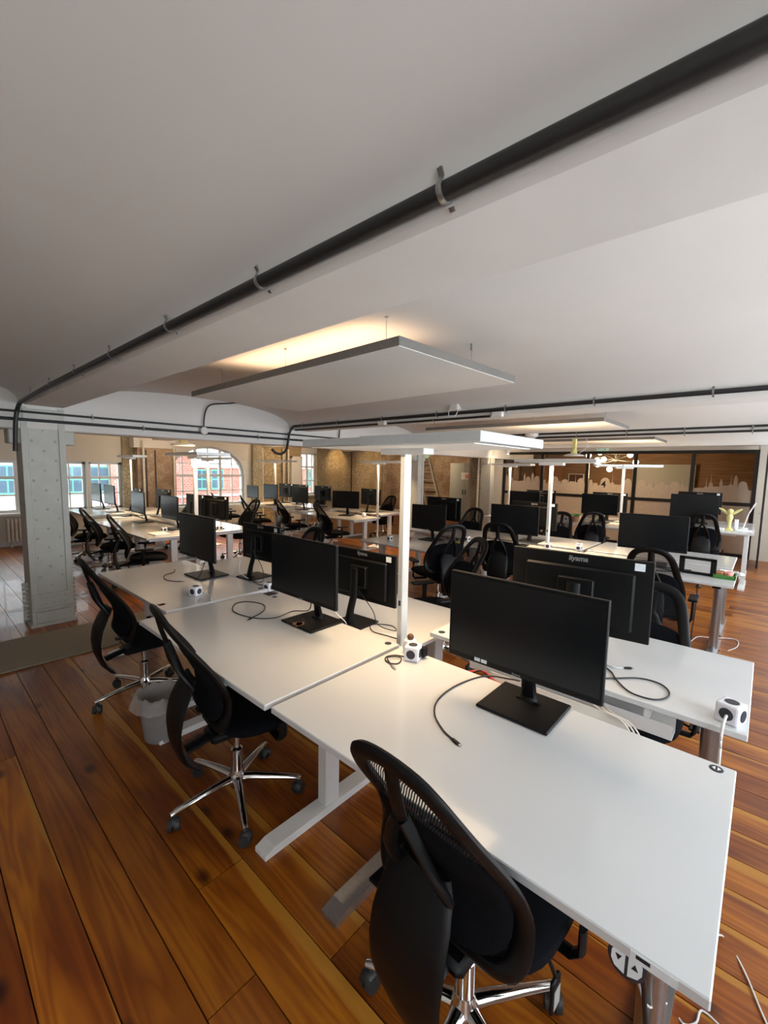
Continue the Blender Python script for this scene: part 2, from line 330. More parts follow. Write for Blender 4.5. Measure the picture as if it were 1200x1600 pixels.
# ---- end wall (left in the photograph) at y = Y1
WT = .32
def wseg(name, x0, x1, z0, z1, mat, y=Y1, d=WT): return struct(MB().b2(x0, x1, y, y+d, z0, z1).build(name, mat))
wl = struct(MB().b2(X0-.2, .95, Y1, Y1+WT, 0, 2.75).build('wall_left', 'wall_white'))
def wpart(nm, x0, x1, z0, z1, mat, y=Y1, d=WT, bev=0): return MB().b2(x0, x1, y, y+d, z0, z1, bev=bev).build(nm, mat, wl)
wpart('wall_panel', .95, 3.40, 0, .66, 'wall_white'); wpart('wall_panel', .95, 3.40, 1.70, 2.75, 'wall_white')
wpart('wall_panel', 3.40, 3.64, 0, 2.75, 'rubble_pale', Y1-.06, WT+.06)
wpart('wall_pier', 3.62, 4.47, 0, 2.05, 'rubble_brown', Y1-.32, WT+.32); wpart('wall_pier', 3.55, 4.47, 2.05, 2.75, 'plaster_white', Y1-.34, WT+.34)
wpart('wall_panel', 4.47, 6.52, 0, .62, 'wall_white')
# arch spandrel
ax0, ax1, zs, zt = 4.47, 6.52, 1.42, 2.17; mb = MB(); n = 24; am = (ax0+ax1)/2; ah = (ax1-ax0)/2
def arch_z(x_): return zs+(zt-zs)*math.sqrt(max(0, 1-((x_-am)/ah)**2))
for i in range(n):
    t0 = -math.cos(PI*i/n); t1 = -math.cos(PI*(i+1)/n); xa, xb = am+ah*t0, am+ah*t1
    mb.prism([(xa, arch_z(xa)), (xb, arch_z(xb)), (xb, 2.75), (xa, 2.75)], 'y', Y1, Y1+WT)
mb.build('arch_spandrel', 'wall_white', wl)
wpart('wall_panel', 6.52, 6.72, 0, 2.75, 'wall_white'); wpart('wall_pier', 6.70, 6.98, 0, 2.75, 'rubble_pale', Y1-.12, WT+.12)
wpart('wall_panel', 6.98, 8.49, 0, 2.75, 'rubble_ochre'); wpart('wall_panel', 8.49, 9.12, 0, .8, 'rubble_ochre'); wpart('wall_panel', 8.49, 9.12, 2.12, 2.75, 'wall_white')
wpart('wall_panel', 9.12, 10.66, 0, 2.75, 'rubble_ochre'); wpart('wall_groove', 10.66, 10.72, 0, 2.75, 'timber_dark', Y1+.04, WT-.04); wpart('wall_panel', 10.72, 12.3, 0, 2.75, 'rubble_ochre')
wpart('wall_groove', 12.3, 12.35, 0, 2.75, 'timber_dark', Y1+.04, WT-.04); wpart('wall_panel', 12.35, 13.3, 0, 2.75, 'rubble_brown')
# ---- windows of the end wall
def window(name, x0, x1, z0, z1, cols, rows, y=Y1+.14, arch=False, post=()):
    w = empty(name, (0, 0, 0)); struct(w); f = .05
    fr = MB().b2(x0, x0+f, y-.03, y+.05, z0, z1 if not arch else zs).b2(x1-f, x1, y-.03, y+.05, z0, z1 if not arch else zs).b2(x0, x1, y-.03, y+.05, z0, z0+f)
    if not arch: fr.b2(x0, x1, y-.03, y+.05, z1-f, z1)
    else:
        pts = [(am+(ah-.03)*-math.cos(PI*i/24), y+.01, zs+(zt-zs-.03)*math.sin(PI*i/24)) for i in range(25)]; fr.tube(pts, .03, 6, up=(0, 1, 0))
    fr.build('window_frame', 'steel_white', w)
    MB().b2(x0-.05, x1+.05, y-.26, y-.03, z0-.05, z0, bev=.006).build('window_sill', 'steel_white', w)
    for i in range(1, cols):
        xx = x0+(x1-x0)*i/cols; wd = .035 if i in post else .012
        MB().b2(xx-wd, xx+wd, y-.02, y+.03, z0, arch_z(xx) if arch else z1).build('glazing_bar', 'steel_white', w)
    zz = [z0+(z1-z0)*j/rows for j in range(1, rows)] if not arch else [1.0, 1.4, 1.72]
    for k, z in enumerate(zz):
        wd = .03 if (arch and k == 1) or (not arch and k == rows-2) else .012
        if arch and z > zs: hx = ah*math.sqrt(1-((z-zs)/(zt-zs))**2); a_, b_ = am-hx, am+hx
        else: a_, b_ = x0, x1
        MB().b2(a_, b_, y-.018, y+.028, z-wd, z+wd).build('glazing_bar', 'steel_white', w)
    if arch:
        mb = MB()
        poly = [(x0+.01, z0), (x1-.01, z0)]+[(am+(ah-.01)*math.cos(PI*i/20), zs+(zt-zs-.01)*math.sin(PI*i/20)) for i in range(21)]
        mb.prism(poly, 'y', y+.008, y+.014).build('glass_pane', 'clear_glass', w)
    else:
        for i in range(cols):
            MB().b2(x0+(x1-x0)*i/cols+.012, x0+(x1-x0)*(i+1)/cols-.012, y+.008, y+.014, z0+.02, z1-.02).build('glass_pane', 'clear_glass', w)
    return w
window('window_1', .95, 2.70, .66, 1.70, 6, 3, post=(2, 4)); window('window_2', 2.76, 3.40, .66, 1.70, 3, 3)
struct(MB().b2(2.70, 2.76, Y1+.02, Y1+.3, .66, 1.70).build('trim_7', 'steel_white'))
window('window_3', ax0, ax1, .62, zt, 6, 3, arch=True, post=(2, 4)); window('window_4', 8.49, 9.12, .8, 2.12, 2, 3, post=(1,))
# ---- far side: partition, piers, brick wall
wf = struct(MB().b2(XP+1.5, XP+1.85, 6.0, Y1, 0, 2.75).build('wall_far', 'rubble_brown'))
MB().b2(XP+.05, XP+1.55, 6.55, 6.75, 0, 2.75).build('wall_panel', 'wall_white', wf)
MB().b2(XP-.05, XP+.25, 6.22, 6.6, 0, 2.75).build('wall_pier', 'rubble_pale', wf)
MB().b2(XP-.04, XP+.1, 5.62, 6.22, 0, 2.75).build('wall_panel', 'wall_white', wf)
MB().b2(XP-.02, XP+.1, .02, 5.62, 2.20, 2.75).build('wall_header', 'wall_white', wf)
MB().b2(XP-.05, XP+.12, -.35, .17, 0, 2.75).build('wall_pier', 'wall_white', wf)
gp = struct(empty('window_5'))
posts = [5.57, 4.50, 3.37, 2.33, 1.24, .20]
for yy in posts: MB().b2(XP-.03, XP+.03, yy-.035, yy+.035, 0, 2.20, bev=.003).build('frame_post', 'frame_black', gp)
for a, c in zip(posts, posts[1:]):
    for z in (.04, 1.10, 2.165): MB().b2(XP-.025, XP+.025, c+.035, a-.035, z-.035, z+.035).build('frame_rail', 'frame_black', gp)
    for z0, z1 in ((.075, 1.065), (1.135, 2.13)): MB().b2(XP-.004, XP+.004, c+.037, a-.037, z0, z1).build('glass_pane', 'clear_glass', gp)
# frosted skyline film, one length per pane
def skyline(y0, y1, seed):
    r = random.Random(seed); pts = []; y = y0; w_ = y1-y0; base = 1.40
    prof = []
    while y < y1-.001:
        k = r.choice('btddsbpb'); w = {'b': .10, 't': .06, 'd': .20, 's': .07, 'p': .05}[k]*(0.8+.4*r.random()); w = min(w, y1-y); h = base+.10*r.random()
        if k == 'b': prof += [(y, h), (y+w*.95, h)]
        elif k == 't': prof += [(y, h+.12), (y+w*.5, h+.20), (y+w*.95, h+.12)]
        elif k == 'd': prof += [(y, h-.05)]+[(y+w*(.5-.42*math.cos(PI*i/8)), h+.10*math.sin(PI*i/8)) for i in range(9)]+[(y+w*.95, h-.05)]
        elif k == 's': prof += [(y, h), (y+w*.4, h+.03), (y+w*.5, h+.26), (y+w*.6, h+.03), (y+w*.95, h)]
        else: prof += [(y, h-.03), (y+w*.95, h-.03)]
        y += w
    return prof
for k, (a, c) in enumerate(zip(posts, posts[1:])):
    y0, y1 = c+.04, a-.04; pr = skyline(y0, y1, 20+k); mb = MB()
    for (p, q) in zip(pr, pr[1:]):
        if q[0]-p[0] > 1e-4: mb.prism([(p[0], 1.136), (q[0], 1.136), (q[0], q[1]), (p[0], p[1])], 'x', XP-.0075, XP-.0055)
    mb.build('frosted_film', 'frost_film', gp)
    MB().b2(XP-.0075, XP-.0055, y0, y1, .08, 1.06).build('frosted_film', 'frost_film', gp)
text_mesh('4', .22, 'room_number', 'print_black', gp, Matrix.Translation((XP-.012, 2.98, 1.40)) @ Matrix(((0, 0, -1, 0), (-1, 0, 0, 0), (0, 1, 0, 0), (0, 0, 0, 1))), bold=.004)
# meeting room behind the glass
wm = struct(MB().b2(14.4, 14.6, -.4, 6.7, 0, 2.75).build('wall_meeting', 'room_wood'))
MB().b2(XP+.1, 14.5, -.45, -.25, 0, 2.75).build('wall_panel', 'room_wood', wm)
MB().b2(XP+.1, 14.5, 6.5, 6.54, 0, 2.75).build('wall_panel', 'room_wood', wm)
# right wall with window openings, near wall
wr = struct(MB().b2(X0-.2, XP+.2, Y0-.3, Y0, 2.25, 2.75).build('wall_right', 'wall_white'))
MB().b2(X0-.2, XP+.2, Y0-.3, Y0, 0, .66).build('wall_panel', 'wall_white', wr)
for (a, c) in ((-2.4, -1.6), (-.25, .7), (2.1, 2.7), (4.1, 4.7), (6.1, 6.7), (8.1, 8.9), (10.3, 11.54)): MB().b2(a, c, Y0-.3, Y0, .66, 2.25).build('wall_panel', 'wall_white', wr)
struct(MB().b2(X0-.2, X0, Y0-.3, Y1+.2, 0, 2.75).build('wall_near', 'wall_white'))
# skirting
struct(MB().b2(-2.1, 3.4, Y1-.02, Y1-.001, 0, .10).build('baseboard_left', 'steel_white'))
struct(MB().b2(XP+1.47, XP+1.499, 6.8, Y1-.1, 0, .10).build('baseboard_far', 'steel_white'))
# ================================================================== IRON COLUMNS
def column(x0, x1, y0, y1, label, detail=True):
    c = empty('iron_column', ((x0+x1)/2, (y0+y1)/2, 0)); tag(c, label, 'column'); cx, cy = (x0+x1)/2, (y0+y1)/2
    w, d = x1-x0, y1-y0
    mb = MB().b2(-w/2+.05, w/2-.05, -d/2, -d/2+.02, 0, 2.22).b2(-w/2+.05, w/2-.05, d/2-.02, d/2, 0, 2.22); mb.build('face_plate', 'iron_column', c)
    for s in (-1, 1):
        mb = MB().b2(s*(w/2-.012), s*w/2, -d/2, d/2, 0, 2.22).b2(s*(w/2-.055), s*w/2, -d/2-.014, -d/2+.002, 0, 2.22, bev=.003).b2(s*(w/2-.055), s*w/2, d/2, d/2+.012, 0, 2.22)
        mb.build('side_channel', 'iron_column', c)
        # toothed packing bolts down the outer edge of the foot
        mb = MB()
        for k in range(9 if detail else 0): mb.tube([(s*(w/2-.01), 0, .06+k*.046), (s*(w/2+.045), 0, .06+k*.046)], .019, 8)
        if detail: mb.build('edge_bolts', 'iron_column', c)['kind'] = 'stuff'
        MB().b2(s*w/2-.01*s, s*(w/2+.09), -d/2+.02, d/2-.02, 1.86, 2.0, bev=.01).build('bracket', 'iron_column', c)
    MB().b2(-w/2-.02, w/2+.02, -d/2-.03, d/2+.03, 0, .035, bev=.004).b2(-w/2+.03, w/2-.03, -d/2-.02, -d/2, .035, .15, bev=.004).build('base_plate', 'iron_column', c)
    MB().b2(-w/2-.002, w/2+.002, -d/2-.035, -d/2-.012, .165, .19, bev=.004).b2(-w/2+.01, w/2-.01, -d/2-.022, -d/2, .19, .34, bev=.003).build('collar', 'iron_column', c)
    MB().b2(-w/2+.02, w/2+-.02, -d/2-.03, -d/2, 2.08, 2.2, bev=.004).build('head_plate', 'iron_column', c)
    if detail:
        mb = MB()
        for k in range(18):
            z = .42+k*.098
            for xx in ((-.095, .095) if k % 2 else (0,)):
                mb.ball((xx, -d/2-.001, z), .0135, (1, .6, 1), 8, 5)
        for z in (.23, .30):
            for xx in (-.1, -.05, 0, .05, .1): mb.ball((xx, -d/2-.022, z), .009, (1, .6, 1), 8, 5)
        mb.build('rivets', 'iron_column', c)['kind'] = 'stuff'
    return c
column(.80, 1.155, 5.46, 5.74, 'grey riveted iron column standing at the left end of the black ceiling pipe')
column(7.17, 7.38, 5.47, 5.72, 'slim pale column in mid room just right of the near white lamp post', False)
column(10.30, 10.50, 5.47, 5.72, 'slim pale column beside the left end of the glass partition', False)
# ================================================================== CHAIRS
def interp(tab, z):
    for (a, va), (b_, vb) in zip(tab, tab[1:]):
        if (a-z)*(b_-z) <= 0 and a != b_: return va+(vb-va)*(z-a)/(b_-a)
    return tab[0][1] if abs(z-tab[0][0]) < abs(z-tab[-1][0]) else tab[-1][1]
BX = [(1.06, -.348), (1.0, -.322), (.95, -.290), (.88, -.240), (.80, -.180), (.72, -.132), (.65, -.110), (.58, -.118), (.52, -.142), (.48, -.155)]
BW = [(1.05, 0), (1.04, .072), (1.012, .118), (.965, .146), (.90, .164), (.82, .182), (.74, .204), (.65, .216), (.575, .215), (.53, .198), (.512, .16), (.508, .10), (.506, 0)]
def make_chair(arms=True):
    r = empty('office_chair')
    # five star chrome base
    MB().lathe((0, 0, 0), [(.02, .055), (.032, .07), (.045, .10), (.042, .125), (.034, .14), (.03, .16)], 20).build('base_hub', 'chrome', r)
    for k in range(5):
        a = 2*PI*k/5+.70; c, s = math.cos(a), math.sin(a)
        P = [(c*q, s*q, z) for q, z in ((.03, .118), (.09, .116), (.20, .104), (.29, .092), (.318, .084))]
        lg = MB().tube(P, [.024, .022, .017, .015, .012], 10, rb=[.018, .017, .014, .013, .011]).build('leg', 'chrome', r)
        mb = MB(); px, py = c*.305, s*.305; a2 = a+1.1
        n_ = Vector((math.cos(a2+PI/2), math.sin(a2+PI/2), 0)); ctr = Vector((px, py, .031))
        for sg in (-1, 1): mb.cyl(ctr+n_*sg*.006, ctr+n_*sg*.026, .030, .026, 14)
        mb.cyl((px, py, .04), (px, py, .088), .009, seg=8); mb.ball(ctr+Vector((0, 0, .012)), .027, (1, 1, .9), 10, 6)
        mb.build('caster', 'wheel_grey', r)
    up = empty('upper_frame'); up.parent = r; bpy.data.objects.remove(up)
    MB().lathe((0, 0, 0), [(.029, .15), (.029, .27), (.024, .275), (.017, .28), (.017, .405)], 18).build('gas_column', 'chrome', r)
    U = []
    U.append(MB().b2(-.14, .12, -.07, .07, .365, .41, bev=.015).tube([(-.1, .05, .385), (-.1, .20, .38), (-.08, .25, .38)], .007, 6).build('tilt_mechanism', 'plastic_black', r))
    U.append(MB().box((-.08, .275, .38), (.07, .05, .014), bev=.005).build('lever', 'plastic_black', r))
    # seat cushion
    mb = MB()
    def seat(u, v):
        th = 2*PI*u; q = .5-.5*math.cos(PI*v)   # shell from bottom centre to top centre
        rr = math.sin(PI*v)**.45; zz = .462-.040*math.cos(PI*v)*(1 if v < .5 else 1)
        cx = math.copysign(abs(math.cos(th))**.62, math.cos(th))*.235*rr; cy = math.copysign(abs(math.sin(th))**.62, math.sin(th))*.24*rr
        z = zz + (.012*abs(cy/.25)**2 if v > .5 else 0) - (.03*max(0, cx/.255)**3)
        return (cx+.115, cy, z)
    mb.grid(seat, 32, 12); bmesh.ops.remove_doubles(mb.bm, verts=mb.bm.verts[:], dist=1e-4)
    U.append(mb.build('seat', 'fabric_black', r))
    # back frame loop
    zs_ = [p[0] for p in BW]; pts = []
    for z, w in BW: pts.append((interp(BX, z), w, z))
    for z, w in BW[-2:0:-1]: pts.append((interp(BX, z), -w, z))
    loop = smooth_path(pts, 3, True)
    U.append(MB().tube(loop, .027, 10, True, up=(1, 0, .45), rb=.014).build('back_frame', 'plastic_black', r))
    def back(u, v, off=0, z0=.51, z1=1.045, k=.97):
        z = z0+(z1-z0)*v; w = interp(BW, z)*k; yy = (2*u-1)*w
        return (interp(BX, z)+off-.035*(1-(yy/.23)**2)*(.5-.5*math.cos(2*PI*v)), yy, z)
    mb = MB(); mb.grid(lambda u, v: back(u, v), 10, 22); U.append(mb.build('back_mesh', 'chair_mesh', r))
    mb = MB()
    def pad(u, v):
        th = 2*PI*u; rr = math.sin(PI*v)**.5; sd = -math.cos(PI*v)
        yy = math.copysign(abs(math.cos(th))**.6, math.cos(th))*.20*rr; zz = .685+math.copysign(abs(math.sin(th))**.6, math.sin(th))*.165*rr
        return (interp(BX, zz)-.012+.022*sd-.012*(1-(yy/.2)**2), yy, zz)
    mb.grid(pad, 24, 8); bmesh.ops.remove_doubles(mb.bm, verts=mb.bm.verts[:], dist=1e-4); U.append(mb.build('lumbar_pad', 'fabric_black', r))
    # rear shell (tall shield behind the lower back) and wishbone rib
    SX = [(.72, -.215), (.66, -.250), (.58, -.285), (.5, -.298), (.42, -.292), (.33, -.26), (.25, -.20)]
    SW = [(.72, .075), (.70, .092), (.64, .108), (.55, .116), (.45, .112), (.37, .098), (.30, .07), (.25, .03)]
    mb = MB()
    def shell(u, v):
        z = .25+.47*v; w = interp(SW, z); th = 2*PI*u
        return (interp(SX, z)+.013*math.copysign(abs(math.sin(th))**.6, math.sin(th))+.010*(math.cos(th))**2, w*math.cos(th), z)
    mb.grid(shell, 20, 18); bmesh.ops.remove_doubles(mb.bm, verts=mb.bm.verts[:], dist=1e-4); bmesh.ops.holes_fill(mb.bm, edges=mb.bm.edges[:])
    mb.tube([(-.24, 0, .36), (-.12, 0, .39), (-.02, 0, .392)], [.04, .035, .03], 10, rb=[.015, .015, .015])
    U.append(mb.build('rear_shell', 'plastic_black', r))
    mb = MB()
    for s in (-1, 1): mb.tube(smooth_path([(-.222, s*.080, .685), (-.262, s*.070, .76), (-.288, s*.040, .84), (-.305, s*.008, .90)], 4), .019, 10, rb=.013)
    mb.tube(smooth_path([(-.302, 0, .89), (-.328, 0, .97), (-.345, 0, 1.048)], 3), .022, 8, rb=.010); U.append(mb.build('wishbone_rib', 'plastic_black', r))
    if not arms:
        for s in (-1, 1): U.append(MB().tube([(.12, s*.12, .40), (.12, s*.25, .402), (.12, s*.275, .43), (.12, s*.275, .50)], .022, 8, rb=.010).build('side_bracket', 'plastic_black', r))
    if arms:
        for s in (-1, 1):
            ar = MB().tube([(.06, s*.12, .40), (.06, s*.27, .405), (.06, s*.285, .43), (.06, s*.285, .60)], .022, 8, rb=.012).build('armrest', 'plastic_black', r)
            MB().box((.08, s*.285, .612), (.22, .07, .026), bev=.011, seg=2).build('arm_pad', 'plastic_black', ar); U.append(ar)
    for o in U: o['u'] = 1
    return r
chairA = make_chair(True); chairB = make_chair(False)
used = {chairA: False, chairB: False}
def set_lift(o, lift):
    for ch in o.children:
        if ch.get('u'): ch.location.z = lift
def strip(o):
    for ch in o.children:
        if 'u' in ch: del ch['u']
chairs = []
def chair(x, y, deg, lift, label, arms=True, group=None):
    src = chairA if arms else chairB
    c = copy_tree(src); bpy.context.view_layer.update()
    c.location = (x, y, 0); c.rotation_euler = (0, 0, math.radians(deg)); tag(c, label, 'chair', group or 'black mesh office chairs at the desks'); chairs.append((c, lift)); return c
c1 = chair(1.016, .547, -3, 0, 'nearest black mesh-back office chair pushed under the closest desk', arms=False)
c2 = chair(1.045, 1.895, -9, 0, 'black mesh office chair with chrome star base beside the plastic waste bin', arms=False)
c3 = chair(1.09, 3.26, -3, 0, 'black mesh office chair nearest the grey mat and riveted column', arms=False)
chair(2.64, .46, 180, -.03, 'black office chair on the far side of the cube-socket desk, seat seen below its edge')
chair(3.12, 2.05, 150, .02, 'high mesh chair just left of the near logo monitor, arched back over the black screen')
chair(2.62, 3.60, 182, -.03, 'office chair whose arched mesh top peeks over the second large black monitor')
chair(4.06, 2.76, 62, .04, 'narrow-looking mesh chair turned sideways right of the near white lamp post')
chair(4.70, 2.27, 12, .05, 'arched mesh chair with clear wishbone rib in front of the wide double monitors', arms=False)
chair(4.38, .68, 2, .02, 'arched mesh chair right behind the near logo monitor, facing the monitor with the loose stand')
chair(6.05, 3.62, 182, -.01, 'mesh chair in front of the grey steel cabinet')
chair(7.70, 2.20, 25, -.01, 'mesh chair with armrests left of the big right-hand monitor, below the chandelier')
chair(6.62, 2.40, 180, -.01, 'mesh chair standing just right of the second white lamp post')
chair(8.1, .70, 5, .06, 'dark mesh chair at the raised desk with the yellow figurine', arms=False)
chair(2.12, 6.38, -22, -.06, 'leaning black mesh chair at the first left-hand desk behind the column, the right one')
chair(2.09, 7.55, -22, -.06, 'leaning black mesh chair in the middle of the three right of the column')
chair(2.06, 8.85, -22, -.06, 'black mesh chair half hidden by the riveted column')
chair(3.75, 8.80, 195, -.06, 'mesh chair whose loop shows right of the wide screen before the arched window')
chair(4.05, 7.10, 180, 0, 'black chair whose round seat shows under the bright white desk end', arms=False)
chair(5.55, 6.30, -12, -.06, 'mesh chair at the right-hand end of the back row facing the rubble wall')
chair(5.60, 7.68, -12, -.06, 'mesh chair in the back row left of the chair at the row end')
chair(5.52, 8.95, -25, -.06, 'mesh chair with curled loop back below the pale square monitor')
chair(5.45, 10.2, -20, -.06, 'mesh chair silhouetted against the arched window')
chair(7.85, 7.02, 182, -.06, 'mesh chair before the rubble wall right of the thin white lamp post')
chair(7.60, 9.30, 185, -.06, 'mesh chair behind the back row showing only its arched top')
bpy.context.view_layer.update()
for c, l in chairs: set_lift(c, l)
for c, l in chairs: strip(c)
for p in (chairA, chairB):
    for ch in list(p.children):
        for g in list(ch.children): bpy.data.objects.remove(g)
        bpy.data.objects.remove(ch)
    bpy.data.objects.remove(p)
# flat lever paddle with white print under the nearest chair's seat
pd = MB().box((.10, -.22, .27), (.05, .012, .10), rot=Matrix.Identity(3), bev=.004).tube([(.10, -.22, .32), (.09, -.20, .37), (.06, -.12, .385)], .006, 6).build('lever_paddle', 'plastic_black', c1); MB().b2(.082, .118, -.2275, -.226, .235, .29).build('paddle_print', 'cabinet_grey', pd)
# ================================================================== DESKS
def leg_T(parent, y, zt, w, d, mat='steel_white', inner=0):
    lg = MB().b2(d*.5-.045, d*.5+.045, y-.03, y+.03, .03, zt-.06, bev=.004).b2(d*.5-.038, d*.5+.038, y-.025, y+.025, zt-.3, zt-.05).build('leg', mat, parent)
    MB().prism([(.03, 0), (d-.03, 0), (d-.03, .02), (d-.08, .038), (.08, .038), (.03, .02)], 'y', y-.04, y+.04).build('foot', mat, lg)
    MB().b2(.06, d-.06, y-.025, y+.025, zt-.06, zt-.026).build('support_bar', mat, lg)
def leg_round(parent, y, zt, w, d, mat='brushed_steel'):
    lg = MB().cyl((d*.5, y, .035), (d*.5, y, zt-.06), .036, seg=20).build('leg', mat, parent)
    MB().prism([(.04, 0), (d-.04, 0), (d-.04, .022), (d-.1, .036), (.1, .036), (.04, .022)], 'y', y-.04, y+.04).build('foot', mat, lg)
    MB().b2(.08, d-.08, y-.03, y+.03, zt-.06, zt-.026).build('support_bar', 'plastic_black', lg)
def desk(x0, y0, z, label, L=1.40, D=.80, style='T', switch=False, far=False, back=False, tray=True, yl=(.08, 1.32), grom=True, legmat=None):
    t = empty('standing_desk', (x0, y0, 0)); tag(t, label, 'desk', 'white height-adjustable office desks')
    tp = MB().b2(0, D, 0, L, z-.026, z, bev=.003).build('tabletop', 'desk_white', t)
    for yy in yl:
        if style == 'R': leg_round(t, yy, z, L, D)
        else: leg_T(t, yy, z, L, D, legmat or 'steel_white')
    MB().b2(D*.5-.03, D*.5+.03, yl[0], yl[1], z-.075, z-.035).build('crossbeam', 'steel_white', t)
    if tray:
        xr = D-.10 if not back else .02
        mb = MB().b2(xr, xr+.08, .22, L-.25, z-.13, z-.125).b2(xr-.002, xr, .22, L-.25, z-.13, z-.07).b2(xr+.08, xr+.082, .22, L-.25, z-.13, z-.07)
        for q in range(3): mb.b2(xr, xr+.08, .3+q*(L-.6)/2, .32+q*(L-.6)/2, z-.07, z-.026)
        mb.build('cable_tray', 'steel_white', t)
    if grom:
        gx = D-.035 if not back else .045
        MB().lathe((gx, .05 if not back else L-.05, z), [(.019, -.001), (.019, .0015), (.016, .0022)], 20).build('cable_port', 'socket_dark', t)
    return t
D1 = desk(.919, 0, .74, 'closest white desk with up and down switch on its front edge', 1.397, .82, style='R', yl=(.13, 1.09))
D2 = desk(.908, 1.425, .74, 'second white desk from the camera on the near side, stained monitor foot on it', 1.36, .84, yl=(.09, 1.22))
D3 = desk(1.085, 2.83, .74, 'third white desk on the near side, holding a white power cube and small stain', 1.44, .76, yl=(.1, 1.34))
E1 = desk(1.925, -.02, .78, 'white desk with a white power cube at its right end, behind the closest desk', 1.37, .80, style='R', back=True, yl=(.12, 1.2))
E2 = desk(1.79, 1.40, .70, 'warmly lit low white desk right behind the near white lamp post', 1.38, .77, back=True)
E3 = desk(1.93, 2.82, .70, 'white desk under the third back-turned monitor in the far-side row', 1.40, .80, back=True)
F1 = desk(4.46, 3.03, .63, 'low white desk end left of the sideways chair, one big monitor on it', 1.42, .80)
F1b = desk(5.36, 3.0, .72, 'white desk behind the low desk, carrying the monitor with a white corner sticker', 1.42, .78, back=True)
F2 = desk(4.70, 1.60, .73, 'white desk with the wide double monitors in the second row', 1.40, .76, yl=(.1, 1.3))
F2b = desk(5.56, 1.64, .74, 'white desk reaching to the second lamp post with two power cubes', 1.36, .76, back=True)
F3 = desk(4.70, .15, .74, 'right-hand white desk with cables and a green food tray', 1.42, .78, style='R', yl=(.12, 1.28))
F3b = desk(5.56, .2, .74, 'white desk behind the right-hand monitor, its far half', 1.40, .86, back=True, style='R')
H1 = desk(8.0, 2.95, .75, 'far white desk in front of the leftmost glass panes', 1.40, .8)
H2 = desk(8.0, 1.52, .77, 'far white desk below the chandelier with the leafy plant', 1.40, .8)
H3 = desk(8.08, .10, .85, 'raised white desk with the yellow figurine at the right', 1.40, .8, back=False)
H1b = desk(8.9, 2.95, .76, 'far desk in the last row before the left glass panes', 1.40, .78, back=True)
H2b = desk(8.9, 1.52, .78, 'far desk in the last row under the chandelier', 1.40, .78, back=True)
H3b = desk(8.95, .12, .86, 'last row desk end nearest the glass door jamb', 1.40, .85, back=True)
K = [desk(2.17, 6.25, .67, 'left-hand desk behind the column, nearest of its row', 1.40, .78), desk(2.17, 7.68, .67, 'left-hand desk behind the column, second of its row', 1.40, .78),
     desk(2.17, 9.11, .74, 'left-hand raised desk by the wide window', 1.40, .78)]
Kb = [desk(3.02, 6.22, .67, 'bright white desk end facing away, left of the near back-turned monitor', 1.40, .78, back=True), desk(3.02, 7.65, .67, 'desk at the back of the left group, beyond its first desk', 1.40, .78, back=True),
      desk(3.02, 9.08, .70, 'desk of the left group nearest the rubble pier', 1.40, .78, back=True)]
G = [desk(5.86, 6.0, .66, 'desk at the end of the back row before the lit rubble wall', 1.40, .78), desk(5.86, 7.42, .66, 'middle desk of the back row before the rubble wall', 1.40, .78),
     desk(5.86, 8.85, .70, 'bright desk of the back row by the arched window', 1.40, .78)]
Gb = [desk(6.95, 6.28, .68, 'rearmost desk end right of the thin white lamp post', 1.40, .78, back=True), desk(6.72, 7.72, .68, 'rearmost desk before the tall narrow window', 1.40, .78, back=True),
      desk(6.72, 9.15, .68, 'rearmost desk beside the white door panel', 1.40, .78, back=True)]
# up/down switch, sticker and port marks of the closest desk
sw = MB(); sw.lathe((0, 0, 0), [(.036, 0), (.036, .010), (.033, .012)], 28)
sm1 = sw.mesh('control_switch', 'socket_dark'); o = bpy.data.objects.new('control_switch', sm1); COL.objects.link(o); o.parent = D1; o.location = (.014, .135, .700); o.rotation_euler = (0, -PI/2+.12, 0)
for s in (-1, 1):
    mb = MB(); mb.prism([(0, .003*s)]+[(.028*math.cos(a*PI/16-PI/2 if s < 0 else a*PI/16), 0) for a in ()]+[(.028*math.cos(PI/2*i/8 - (PI/2 if s < 0 else 0)) if False else .029*math.cos(-PI/2+PI*i/12), s*(.004+.025*abs(math.sin(0)))) for i in ()] + [(-.026, .003*s), (-.020, .021*s), (-.008, .028*s), (.008, .028*s), (.020, .021*s), (.026, .003*s)] if False else [(-.026, .003*s), (-.020, .021*s), (-.008, .028*s), (.008, .028*s), (.020, .021*s), (.026, .003*s)], 'z', .012, .0135)
    bt = mb.build('button', 'sticker_white', o)
    MB().prism([(s*.010, .015*s-.006), (s*.010, .015*s+.006), (-s*.004, .015*s)], 'z', .0135, .0142).build('arrow_mark', 'print_black', bt) if False else None
    tri = [(-.005, .015*s-.006), (-.005, .015*s+.006), (.006, .015*s)] if s < 0 else [(.006, .015*s-.006), (.006, .015*s+.006), (-.005, .015*s)]
    MB().prism(tri, 'z', .0135, .0145).build('arrow_mark', 'print_black', o)
MB().b2(-.0012, 0, .05, .13, .717, .737).build('edge_sticker', 'sticker_white', D1); MB().b2(-.0018, -.0012, .095, .12, .726, .734).build('sticker_print', 'print_black', D1)
for s in (-1, 1):
    MB().prism([(.785-.010, .05+s*.003), (.785+.010, .05+s*.003), (.785, .05+s*.012)], 'z', .7422, .7428).build('port_arrow', 'sticker_white', D1)
for d_ in (D1,):
    pass
